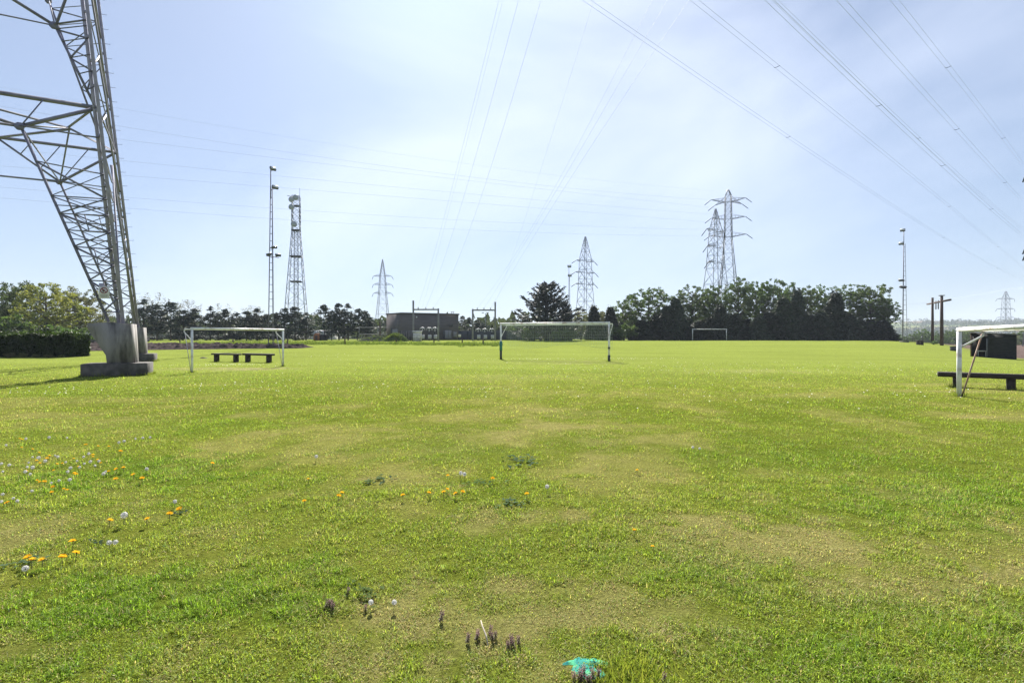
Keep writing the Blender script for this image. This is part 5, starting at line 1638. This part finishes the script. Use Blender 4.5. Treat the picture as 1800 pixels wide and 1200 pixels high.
for i, (px, ty, w) in enumerate(((853, 571, 7), (865, 569, 8), (877, 573, 7), (886, 574, 9))):
    tree(P_thin[0], 'slim_conifer', 'slim young conifer behind the right gantry, %s from the left' % ORD[i], 'conifer', px, ty, 122, w, mf_dark, 'slim conifers behind the right gantry')
for i, (px, ty, w) in enumerate(((897, 572, 22), (915, 569, 26), (934, 572, 30), (985, 578, 30), (1000, 575, 26))):
    tree(P_shrub[i % 2], 'shrub', 'light green shrub by the foot of the cedar, %s from the left' % ORD[i], 'shrub', px, ty, 112 if i < 2 else 94, w, mf_broad2, 'shrubs around the cedar')
tree(P_cedar[0], 'cedar_tree', 'tall dark feathery cedar standing alone behind the big goal', 'cedar', 961, 491, 98, 108)
tree(P_cedar[0], 'cedar_tree', 'lower dark cedar leaning on the right flank of the tall one', 'cedar', 992, 526, 101, 44, None, None, None, 2.0)
tree(P_broad[0], 'broadleaf_tree', 'pale green tree behind the cedar and left of the pointed conifer', 'tree', 1021, 546, 118, 44, mf_pale, 'leafy trees along the far side')
tree(P_broad[1], 'broadleaf_tree', 'pale leafy tree between the two pointed conifers', 'tree', 1059, 541, 124, 40, mf_pale, 'leafy trees along the far side')
tree(P_cone[1], 'pointed_conifer', 'narrow pointed dark conifer right beside the pylon', 'conifer', 1044, 535, 104, 29, None, 'pointed dark conifers')
tree(P_cone[0], 'pointed_conifer', 'broader pointed dark conifer behind the right post of the big goal', 'conifer', 1073, 536, 102, 34, None, 'pointed dark conifers')
tree(P_broad[2], 'broadleaf_tree', 'fresh green tree right of the pointed conifers with foliage to the ground', 'tree', 1097, 528, 106, 52, mf_broad2, 'leafy trees along the far side')
tree(P_shrub[0], 'shrub', 'fresh green bush at the foot of the trees right of the big goal', 'shrub', 1097, 566, 100, 48, mf_broad2)
tree(P_broad[3], 'broadleaf_tree', 'large round leafy tree at the left end of the dark conifer belt', 'tree', 1140, 503, 108, 78, mf_broad, 'leafy trees along the far side')
for i, (px, ty, w, dd) in enumerate(((1214, 498, 52, 112), (1240, 506, 44, 115), (1262, 500, 46, 111), (1297, 486, 50, 112), (1328, 493, 46, 115), (1357, 488, 52, 111), (1388, 495, 48, 114), (1424, 499, 46, 112), (1450, 498, 44, 114), (1498, 498, 56, 109), (1534, 499, 60, 106), (1556, 524, 40, 105))):
    tree((P_tall + P_broad)[(i * 3) % 8], 'broadleaf_tree', 'tall leafy tree rising above the dark conifer belt, %s from its left end' % ORD[i], 'tree', px, ty, dd, w * 1.06, (mf_broad, mf_broad2, mf_broad)[i % 3], 'leafy trees above the dark conifer belt')
CN = ((1128, 560, 36), (1153, 553, 34), (1172, 534, 32), (1187, 520, 38), (1209, 556, 36), (1231, 562, 34), (1250, 555, 34), (1266, 532, 40), (1290, 549, 38), (1312, 558, 38), (1333, 552, 36), (1354, 546, 36), (1377, 518, 42), (1401, 504, 38), (1420, 549, 38), (1442, 544, 38), (1468, 509, 42), (1488, 547, 38), (1508, 557, 38), (1530, 560, 38), (1552, 562, 32))
for i, (px, ty, w) in enumerate(CN):
    tree(P_cone[(i * 2) % 3], 'dark_conifer', 'dark dense conifer in the belt behind the far goal, %s from its left end' % ORD[i], 'conifer', px, ty, 102 + (i * 31) % 5, w * 1.25, None, 'dark conifers of the belt behind the far goal')
tree(P_shrub[1], 'shrub', 'greyish shrub at the right end of the conifer belt', 'shrub', 1566, 585, 104, 26, mf_broad)
# valley trees on the right
for i, (px, ty, d, w, m) in enumerate(((1622, 577, 190, 30, mf_broad2), (1640, 581, 200, 26, mf_broad), (1603, 586, 180, 24, mf_broad), (1590, 590, 170, 20, mf_broad), (1668, 580, 185, 26, mf_broad), (1690, 574, 175, 30, mf_broad2), (1702, 578, 180, 26, mf_broad2), (1655, 586, 170, 22, mf_broad), (1800, 580, 190, 30, mf_broad), (1775, 584, 180, 26, mf_pale), (1577, 588, 175, 22, mf_broad))):
    g = G(px, d)
    tree(P_broad[i % 4], 'valley_tree', ('round light green tree in the valley, left of the wooden poles', 'greyer tree right beside the light green one in the valley', 'dull green tree in the valley just right of the floodlight mast', 'small tree in the valley behind the floodlight mast', 'tree in the valley right of the wooden poles', 'light green tree in the valley left of the cut off goal post', 'light green tree in the valley behind the top of the cut off goal', 'low tree in the valley behind the wooden poles', 'tree in the valley at the right edge beyond the shelter', 'pale tree in the valley beyond the shelter roof', 'low tree at the right end of the tree belt, down in the valley')[i], 'tree', px, ty, d, w, m, 'trees in the valley')
tree(P_shrub[0], 'shrub', 'small bright bush at the foot of the left wooden pole', 'shrub', 1642.5, 598, 86, 9, mf_broad2)

# far woods: one mass
def far_woods():
    r = np.random.default_rng(31); V = []
    P_ = []; S_ = []
    for k in range(5200):
        if k < 2600:
            y = 260 + 1300 * r.random() ** 1.3; x = y * (0.60 + 0.55 * r.random())
            if fbm(x / 240 + 9, y / 160, 91, 4) < 0.46 and r.random() > 0.10: continue
        else:
            y = 190 + 420 * r.random(); x = y * (-1.15 + 1.9 * r.random())
            if x > 0.55 * y: continue
        s = (3.0 + 3.5 * r.random())
        z = Hs(x, y)
        n = 26
        q = r.normal(size=(n, 3)); q /= np.linalg.norm(q, axis=1)[:, None]
        q *= s * (0.6 + 0.4 * r.random((n, 1))); q[:, 2] *= 0.9
        P_.append(np.array([x, y, z + s * (0.9 if k < 2600 else 0.75)]) + q); S_.append(np.full(n, s * 0.40))
    P_ = np.concatenate(P_); S_ = np.concatenate(S_)
    V = leaf_quads(r, P_, S_[:, None] * 1.0 if False else 1.0)
    c = np.repeat(P_, 4, 0); V = c + (V - c) * np.repeat(S_, 4)[:, None]
    return np_mesh('distant_woods', V, quad_idx(len(P_)), mf_far)
tag(link('distant_woods', far_woods()), 'hazy woods on the far slopes beyond the valley and behind the field', 'woods', kind='stuff')

# hedge at the left
def hedge():
    r = np.random.default_rng(8)
    x0, x1, y0, y1, hgt = -47.0, -33.9, 39.4, 41.2, 1.75
    a = G(132, 40.5)
    n = 26000
    V = []
    face = r.random(n)
    x = x0 + (x1 - x0) * r.random(n); y = y0 + (y1 - y0) * r.random(n); z = hgt * r.random(n)
    k = face < 0.45; y[k] = y0 + 0.16 * np.abs(r.normal(size=k.sum()))
    k = (face >= 0.45) & (face < 0.75); z[k] = hgt - 0.14 * np.abs(r.normal(size=k.sum()))
    k = (face >= 0.75) & (face < 0.83); x[k] = x1 - 0.16 * np.abs(r.normal(size=k.sum()))
    k = (face >= 0.83) & (face < 0.93); y[k] = y1 - 0.16 * np.abs(r.normal(size=k.sum()))
    bul = 0.25 * (fbm(x / 1.1, z / 0.9, 19, 3) - 0.5)
    y += np.where(y < (y0 + y1) / 2, bul, -bul)
    z += 0.45 * (fbm(x / 0.8, y / 0.8, 23, 3) - 0.5) * (z > hgt * 0.6) + (r.random(n) < 0.10) * (z > hgt * 0.9) * 0.28 * r.random(n)
    x -= 0.5 * np.clip((z / hgt - 0.75), 0, 1) * (x > x1 - 0.6) + 0.35 * np.clip(0.25 - z / hgt, 0, 1) * (x > x1 - 0.6)
    z = np.maximum(z, 0.05)
    z0 = H(x, y)
    pts = np.stack([x, y, z + z0], 1)
    Vq = leaf_quads(r, pts, 0.12, 0.0, 1.6, np.tile(np.array([[0, 0, 0.8]]), (n, 1)))
    F = quad_idx(n)
    o = link('hedge', np_mesh('hedge', Vq, F, mf_hedge)); tag(o, 'dark clipped evergreen hedge at the left behind the pylon footing', 'hedge')
    m = MB(); zz = Hs(-40, 40.3)
    m.box(((x0 + x1) / 2 - 0.15, (y0 + y1) / 2, zz + hgt / 2 - 0.2), (x1 - x0 - 0.7, y1 - y0 - 0.5, hgt - 0.45)); m.build('light_block_core', mf_hedge, o)  # solid box added inside the leaves to stop light passing through
hedge()
for i, (px, w, h_) in enumerate(((18, 16, 0.42), (40, 12, 0.38), (63, 11, 0.30), (86, 14, 0.28), (108, 8, 0.22))):
    g = G(px, 38.6); pr = P_shrub[i % 2]
    t = thing('low_plant', 'pale green low plant at the foot of the dark hedge, %s from the left' % ORD[i], 'plant', g, i * 1.3, 'pale plants along the hedge foot')
    ww = w / FP * 38.6
    t.scale = (ww / pr.w, ww / pr.w, h_ / pr.h)
    c = link('leaves', pr.crown, t); c.material_slots[0].link = 'OBJECT'; c.material_slots[0].material = mf_pale
    link('stems', pr.trunk, t)

# ================================================================== FLOWERS AND WEEDS
def petal_mesh():
    r = np.random.default_rng(2); V = []; Cc = []
    for ring, (n, rad, zz, tilt) in enumerate(((16, 0.021, 0.0, 0.25), (13, 0.016, 0.004, 0.55), (9, 0.010, 0.007, 0.95))):
        for i in range(n):
            a = 2 * PI * i / n + ring * 0.2 + r.normal() * 0.05; rr = rad * (0.9 + 0.2 * r.random())
            d = np.array([math.cos(a), math.sin(a), 0]); s = np.array([-math.sin(a), math.cos(a), 0]) * rr * 0.26
            p0 = np.array([0, 0, zz]) + d * 0.002; p1 = np.array([0, 0, zz + rr * tilt]) + d * rr
            V += [p0 - s * 0.3, p0 + s * 0.3, p1 + s, p1 - s]
            Cc += [np.array([0.80, 0.50, 0.03]) * (0.85 + 0.25 * r.random())] * 4
    return np_mesh('dandelion_petals', np.array(V), np.arange(len(V)).reshape(-1, 4), m_petal, False, np.array(Cc))
def puff_mesh():
    r = np.random.default_rng(3); V = []; Cc = []
    for i in range(170):
        d = r.normal(size=3); d /= np.linalg.norm(d); a = r.normal(size=3); u = np.cross(d, a); u /= np.linalg.norm(u); v = np.cross(d, u)
        c = d * 0.021 * (0.85 + 0.2 * r.random()); s = 0.0055
        V += [c - u * s, c + v * s, c + u * s, c - v * s]; Cc += [np.array([0.80, 0.79, 0.76]) * (0.9 + 0.12 * r.random())] * 4
    return np_mesh('dandelion_seeds', np.array(V), np.arange(len(V)).reshape(-1, 4), m_petal, False, np.array(Cc))
m_stem = M('flower_stem', (0.16, 0.19, 0.06), (0.12, 0.12, 0.05), 30, 0.7)
me_pet, me_puff = petal_mesh(), puff_mesh()
mb = MB(); mb.tube([(0, 0, -0.06), (0.004, 0.002, 0.0)], [0.0022, 0.0022], 6); mb.tube([(0.004, 0.002, 0), (0.004, 0.002, 0.004)], [0.0055, 0.004], 6); me_stem1 = mb.mesh('short_stem', m_stem)
mb = MB(); mb.tube([(0.012, 0, -0.11), (0.004, 0.0, -0.05), (0, 0, 0.0)], [0.0023, 0.0022, 0.002], 6); mb.tube([(0, 0, -0.004), (0, 0, 0.003)], 0.004, 6); me_stem2 = mb.mesh('tall_stem', m_stem)
mb = MB()
for k in range(7):
    a = k * 0.9; L = 0.035 + 0.012 * (k % 3)
    d = Vector((math.cos(a), math.sin(a), 0)); s = Vector((-d.y, d.x, 0))
    pts = [(0.0, 0.004), (0.25, 0.007), (0.4, 0.013), (0.55, 0.009), (0.75, 0.017), (1.0, 0.002)]
    vs = []
    for f, w in pts:
        z = -0.045 + 0.055 * math.sin(PI * min(1, f * 0.75 + 0.05))
        vs += [d * (L * f) - s * w + Vector((0, 0, z)), d * (L * f) + s * w + Vector((0, 0, z + 0.004))]
    mb.add(vs, [(2 * i, 2 * i + 1, 2 * i + 3, 2 * i + 2) for i in range(len(pts) - 1)])
me_ros = mb.mesh('rosette_leaves', mf_weed)
fr = random.Random(17)
def flower(kind, px, py, label, group, sc=1.0, leaves=True):
    """(px, py) is where the flower head shows"""
    sc *= 0.98
    hh = (0.058 if kind == 'y' else 0.080) * sc
    d = 5.0
    for _ in range(25):
        x = (px - 900) / FP * d
        d = max(1.5, (CAMZ - Hs(x, d) - hh) * FP / (py - HOR))
    g = Vector(((px - 900) / FP * d, d, Hs((px - 900) / FP * d, d) + hh))
    t = thing('dandelion' if kind == 'y' else 'dandelion_clock', label, 'dandelion', g, fr.random() * 6.28, group)
    t.scale = (sc,) * 3
    hd = link('flower_head' if kind == 'y' else 'seed_head', me_pet if kind == 'y' else me_puff, t)
    hd.rotation_euler = (fr.uniform(-0.4, 0.4), fr.uniform(-0.4, 0.4), 0)
    link('stem', me_stem1 if kind == 'y' else me_stem2, t)
    if leaves and sc > 1.16 and kind == 'y':
        l = link('leaf_rosette', me_ros, t); l.location = (0, 0, -hh / sc + 0.028)
    return t
Z = lambda x, y: (x / 4.285, 740 + y / 4.285)
yel = [(150, 132), (165, 140), (163, 197), (245, 212), (295, 238), (355, 280), (372, 262), (275, 298), (300, 316), (430, 325), (470, 316), (555, 284), (640, 178), (740, 187), (650, 176), (700, 255), (735, 292), (760, 315), (560, 392), (572, 400), (590, 343), (405, 370), (280, 445), (300, 460), (335, 455), (398, 495), (390, 535), (480, 510), (505, 518), (60, 610), (45, 617), (820, 378), (700, 270), (250, 350), (200, 375), (820, 190)]
whi = [(195, 132), (45, 180), (370, 122), (505, 125), (245, 270), (290, 275), (415, 258), (435, 268), (215, 312), (205, 345), (245, 348), (228, 398), (190, 380), (10, 320), (20, 380), (495, 308), (530, 352), (510, 380), (580, 300), (600, 345), (630, 268), (668, 245), (680, 305), (715, 335), (745, 300), (795, 380), (780, 395), (445, 447), (385, 465), (525, 440), (240, 525), (20, 550), (10, 605), (100, 580), (130, 600), (895, 160), (935, 150), (1020, 132), (1075, 125), (1130, 122), (635, 320), (70, 330), (340, 300)]
LC = 'flowery patch at the left edge of the lawn'
for x, y in yel: flower('y', *Z(x, y), 'small yellow dandelion crowded among others in the flowery patch at the left edge', 'yellow dandelions in the ' + LC, fr.uniform(0.6, 1.0))
for x, y in whi: flower('w', *Z(x, y), 'white dandelion clock crowded among others in the flowery patch at the left edge', 'white dandelion clocks in the ' + LC, fr.uniform(0.55, 0.95))
for x, y, lab in ((908, 226, 'lone yellow dandelion above the green tongue right of the flowery patch'), (930, 352, 'wide yellow dandelion right of the flowery patch, highest of its four'), (875, 362, 'yellow dandelion right of the flowery patch just left of the widest one'), (1005, 403, 'bright flat yellow dandelion rightmost but one beside the flowery patch'), (1070, 430, 'small yellow dandelion lowest right of the flowery patch'), (872, 435, 'yellow dandelion below the pair right of the flowery patch'),
                  (828, 748, 'yellow dandelion left below the lone white clock'), (1110, 738, 'yellow dandelion right of the lone white clock'), (1278, 697, 'yellow dandelion left of the pair with dark leaves beyond the white clock'), (1350, 660, 'small yellow dandelion uppermost right of the lone white clock'), (546, 905, 'single orange yellow dandelion in the grass left below the white clock'), (470, 1022, 'half hidden yellow dandelion low at the left, right of the trio'), (570, 993, 'faint yellow dandelion beside the dark weeds low at the left'), (210, 1024, 'yellow dandelion top left of the large trio at the lower left'), (238, 1046, 'largest yellow dandelion in the middle of the trio at the lower left'), (315, 1047, 'large yellow dandelion right of the trio at the lower left'), (1600, 318, 'tiny yellow dandelion alone between the flowery patch and the centre')):
    flower('y', *Z(x, y), lab, 'scattered yellow dandelions at the left', 1.15)
flower('w', *Z(935, 706), 'lone large white dandelion clock in the left foreground', None, 1.2)
flower('w', *Z(190, 1108), 'small white clock below the trio of yellow dandelions at the lower left', None, 0.9)
flower('w', *Z(822, 914), 'left one of two whitish clocks beside dark weeds in the left foreground', None, 0.8)
flower('w', *Z(870, 910), 'right one of two whitish clocks beside dark weeds in the left foreground', None, 0.8)
flower('w', *Z(1105, 360), 'faint white clock in the grass right of the yellow group', None, 0.9)
flower('w', *Z(1318, 604), 'tiny white clock above the yellow dandelion pair', None, 0.8)
Y = lambda x, y: (600 + x / 4.5, 740 + y / 4.5)
for x, y, lab in ((842, 432, 'small yellow dandelion left of the pair of white clocks near the centre'), (692, 567, 'double yellow dandelion leftmost of the central cluster'), (838, 540, 'yellow dandelion highest in the central cluster'), (810, 560, 'yellow dandelion in the middle of the central cluster'), (903, 572, 'faint yellow dandelion right of the central cluster'), (960, 558, 'yellow dandelion at the right end of the central cluster'), (487, 585, 'lone yellow dandelion left of the central cluster'), (1197, 452, 'yellow dandelion right of the white pair beside grey leaves'), (1467, 575, 'yellow dandelion left of the single white clock near the centre'), (5, 567, 'yellow dandelion far left of the central cluster, upper one of a pair'), (-20, 590, 'yellow dandelion far left of the central cluster, lower one of a pair')):
    flower('y', *Y(x, y), lab, 'scattered yellow dandelions near the centre', 1.05)
flower('w', *Y(946, 410), 'white dandelion clock, left one of the touching pair near the centre', None, 1.0)
flower('w', *Y(974, 418), 'white dandelion clock, right one of the touching pair near the centre', None, 1.0)
flower('w', *Y(1628, 517), 'single white dandelion clock right of the central flowers', None, 1.0)
flower('w', 556, 802, 'white dandelion clock alone in the middle left of the lawn', None, 1.0)
flower('w', 1218, 786, 'white dandelion clock right of the centre, left one of two', None, 0.9)
flower('w', 1230, 788, 'white dandelion clock right of the centre, right one of two', None, 0.8)
flower('w', 652, 1058, 'small white clock among the brown tufts in the foreground', None, 0.7)
flower('w', 693, 1058, 'greyish clock right of the small white one among brown tufts', None, 0.7)
flower('y', 1115, 932, 'lone yellow dandelion in the right centre foreground', None, 1.0)
flower('y', 1147, 960, 'tiny yellow dandelion below right of the lone one', None, 0.7)
flower('y', 542, 842, 'yellow dandelion in the lawn left of the centre, left one of two', None, 0.9)
flower('y', 535, 880, 'yellow dandelion in the lawn left of the centre, lower one of two', None, 0.9)
flower('y', 1120, 826, 'tiny far yellow dandelion right of the centre', None, 0.9)

# red dead nettles
def nettle_mesh(seed):
    r = random.Random(seed); st, lv, fl = MB(), MB(), MB()
    h = 0.085
    st.tube([(0, 0, -0.02), (0.006 * r.uniform(-1, 1), 0.004, h * 0.5), (0.01 * r.uniform(-1, 1), 0.006, h)], [0.0028, 0.0025, 0.0018], 5)
    for k in range(6):
        z = h * (0.30 + 0.13 * k); L = 0.024 * (1.05 - 0.11 * k)
        for j in range(4):
            a = j * PI / 2 + k * 0.75; d = Vector((math.cos(a), math.sin(a), 0)); s = Vector((-d.y, d.x, 0))
            c = Vector((0, 0, z))
            vs = [c, c + d * L * 0.5 - s * L * 0.42 + Vector((0, 0, -L * 0.05)), c + d * L + Vector((0, 0, -L * 0.45)), c + d * L * 0.5 + s * L * 0.42 + Vector((0, 0, -L * 0.05))]
            lv.add(vs, [(0, 1, 2, 3)])
        if k >= 2:
            for j in range(4):
                a = j * PI / 2 + 0.4 + k; d = Vector((math.cos(a), math.sin(a), 0.5)); c = Vector((0, 0, z + 0.002))
                fl.tube([c + d * 0.006, c + d * 0.013, c + d * 0.017 + Vector((0, 0, 0.003))], [0.0012, 0.0022, 0.0030], 5)
    return st, lv, fl
m_nl = leafmat('dead_nettle_leaves', (0.13, 0.095, 0.06), (0.14, 0.14, 0.07), 40, 0.25, (1.2, 0.9, 0.8))
m_nf = M('pink_purple_petals', (0.38, 0.16, 0.24), (0.26, 0.11, 0.15), 60, 0.6)
NM = []
for s in range(3):
    st, lv, fl = nettle_mesh(s); NM.append((st.mesh('nettle_stem', m_stem), lv.mesh('nettle_leaves', m_nl), fl.mesh('nettle_flowers', m_nf)))
def nettle(px, py, label, group, sc=1.0):
    g = GP(px, py); k = fr.randrange(3)
    t = thing('dead_nettle', label, 'wild flower', g, fr.random() * 6.28, group); t.scale = (sc * 0.6, sc * 0.6, sc * 0.6); t.rotation_euler = (fr.uniform(-0.3, 0.3), fr.uniform(-0.3, 0.3), fr.random() * 6)
    link('stem', NM[k][0], t); link('leaves', NM[k][1], t); link('flowers', NM[k][2], t)
for px, py in ((821, 1130), (836, 1126), (841, 1124), (859, 1116), (867, 1126), (871, 1122)):
    nettle(px, py, 'purple dead nettle in the clump around the pale twig', 'dead nettles around the pale twig', fr.uniform(0.8, 1.1))
for px, py in ((893, 1140), (903, 1140), (912, 1134), (899, 1134)):
    nettle(px, py, 'purple dead nettle in the tight clump right of the pale twig', 'dead nettles right of the pale twig', fr.uniform(0.9, 1.15))
for px, py in ((571, 1072), (578, 1070), (583, 1074)):
    nettle(px, py, 'brownish dead nettle in the left foreground clump', 'dead nettles in the left foreground', fr.uniform(0.9, 1.15))
nettle(774, 1094, 'single dead nettle with pink tip above the bare brown patch', None, 1.2)
nettle(643, 1076, 'single reddish dead nettle beside the small white clock', None, 0.8)
nettle(610, 1047, 'single thin dark dead nettle left of the grey green weed', None, 0.9)
for px, py in ((1012, 1204), (1022, 1200), (1034, 1203), (1043, 1197), (1027, 1192), (1050, 1193), (1016, 1197), (1038, 1206)):
    nettle(px, py, 'pink flowering dead nettle in front of the turquoise sheet at the bottom edge', 'dead nettles before the turquoise sheet', fr.uniform(0.9, 1.1))
nettle(1166, 1199, 'lone pink dead nettle at the bottom edge right of the tall grass tuft', None, 0.9)
# pale twig
g = GP(858, 1134)
mb = MB(); mb.tube([(0.0, -0.005, 0.005), (-0.012, 0.03, 0.035), (-0.035, 0.09, 0.05), (-0.045, 0.12, 0.065)], [0.0035, 0.0045, 0.004, 0.0025], 6)
tag(mb.build('twig', m_twig, None, True, g), 'pale bent twig lying among the purple dead nettles', 'twig')
# dark leafy weeds
def weed(px, py, label, sc=1.0, n=1, mat=None):
    g = GP(px, py); t = thing('weed_rosette', label, 'weed', g, fr.random() * 6)
    m = MB(); r = random.Random(int(px))
    for k in range(int(18 * n)):
        c = Vector((r.gauss(0, 0.05 * n), r.gauss(0, 0.03 * n), 0.012)); a = r.random() * 6.28; L = r.uniform(0.03, 0.07)
        d = Vector((math.cos(a), math.sin(a), r.uniform(0.1, 0.9))).normalized(); s = d.cross(Vector((0, 0, 1))).normalized() * L * 0.24
        m.add([c, c + d * L * 0.45 - s, c + d * L + Vector((0, 0, -0.3 * L)), c + d * L * 0.45 + s], [(0, 1, 2, 3)])
    l = m.build('leaves', mat or mf_weed, t)
    m = MB(); m.tube([(0, 0, -0.03), (0, 0, 0.02)], [0.004, 0.003], 5); m.build('stem', m_stem, t)
    t.scale = (sc,) * 3
m_wd = leafmat('dark_weed_leaves', (0.045, 0.075, 0.04), (0.075, 0.105, 0.06), 10, 0.3, rough=0.9, spec=0.03)
weed(916, 812, 'flat dark grey green weed patch near the centre of the lawn', 1.6, 2, m_wd)
weed(660, 847, 'dark green weed tuft left of the yellow central cluster', 1.3, 1.5, m_wd)
weed(640, 1042, 'grey green bushy weed in the left centre foreground', 1.1, 1.3)
weed(178, 956, 'dark weed beside the whitish clocks in the left foreground', 0.9, 1.0, m_wd)
weed(312, 904, 'dark leaves by the yellow dandelion pair in the left foreground', 0.9, 1.0, m_wd)
weed(43, 990, 'dark weed under the large trio of dandelions at the lower left', 1.0, 1.3, m_wd)
weed(900, 885, 'grey weed patch below the yellow dandelion near the centre', 1.2, 1.8, m_wd)
weed(845, 850, 'grey leaves right below the pair of white clocks', 1.2, 1.6)
# turquoise sheet half grown over
def sheet():
    c = GP(1030, 1176)
    nx, ny = 22, 14; V = []
    for j in range(ny):
        for i in range(nx):
            u, v = i / (nx - 1) * 2 - 1, j / (ny - 1) * 2 - 1
            k = 1 + 0.25 * (float(vnoise(u * 2 + 5, v * 2 + 3, 4)) - 0.5)
            x, y = u * 0.11 * k * math.sqrt(1 - v * v * 0.45), v * 0.085 * k * math.sqrt(1 - u * u * 0.45)
            z = 0.006 + 0.026 * (float(fbm(u * 3 + 2, v * 3 + 2, 7, 3)) - 0.5) - 0.022 * (u * u + v * v) / 2 + 0.012 * (v > 0.5)
            V.append((x, y, z))
    F = [[j * nx + i, j * nx + i + 1, (j + 1) * nx + i + 1, (j + 1) * nx + i] for j in range(ny - 1) for i in range(nx - 1)]
    m = M('turquoise_plastic', (0.04, 0.26, 0.18), (0.02, 0.17, 0.17), 18, 0.8, 0, 0.3, spec=0.08, c3=(0.10, 0.46, 0.22), s3=14)
    me = np_mesh('turquoise_sheet', np.array(V), F, m, True)
    o = link('plastic_sheet', me, None, c); tag(o, 'crumpled turquoise green plastic sheet half buried in the grass at the bottom edge', 'plastic sheet')
    sm = o.modifiers.new('thick', 'SOLIDIFY'); sm.thickness = 0.003
sheet()
# taller grass tufts in the very foreground
def tuft(px, py, label, n, hgt, spread, seed):
    c = GP(px, py)
    V, F, Cc = tufts([(c.x, c.y)], n, hgt, spread, (0.15, 0.21, 0.03), (0.28, 0.29, 0.06), 0.005, seed)
    V = V - np.array(c)
    o = link('grass_tuft', np_mesh('grass_tuft', V, F, m_blade, False, Cc), None, c); tag(o, label, 'grass tuft')
tuft(1115, 1188, 'tall bright grass tuft right of the turquoise sheet at the bottom edge', 240, 0.11, 0.12, 3)
tuft(1160, 1186, 'loose long grass tuft right of the bright one at the bottom edge', 110, 0.12, 0.12, 4)
tuft(1060, 1204, 'short yellow green tuft beside the pink dead nettles', 120, 0.10, 0.05, 5)
tuft(1690, 1120, 'longer grass tuft at the lower right corner of the lawn', 260, 0.10, 0.16, 6)

# ================================================================== HAZE
HAZE = 0.00024
if HAZE > 0:
    mb = MB(); mb.box((0, 1785, 50), (7600, 3700, 220))
    m, nt, out = newmat('haze_air')
    pv = nt.nodes.new('ShaderNodeVolumePrincipled')
    pv.inputs['Color'].default_value = (0.78, 0.88, 1.0, 1)
    pv.inputs['Density'].default_value = HAZE
    pv.inputs['Anisotropy'].default_value = 0.0
    nt.links.new(pv.outputs[0], out.inputs['Volume'])
    hz_ = mb.build('haze', m); tag(hz_, 'thin pale blue daylight haze over the whole landscape', 'haze', kind='stuff')
    hz_.display_type = 'WIRE'
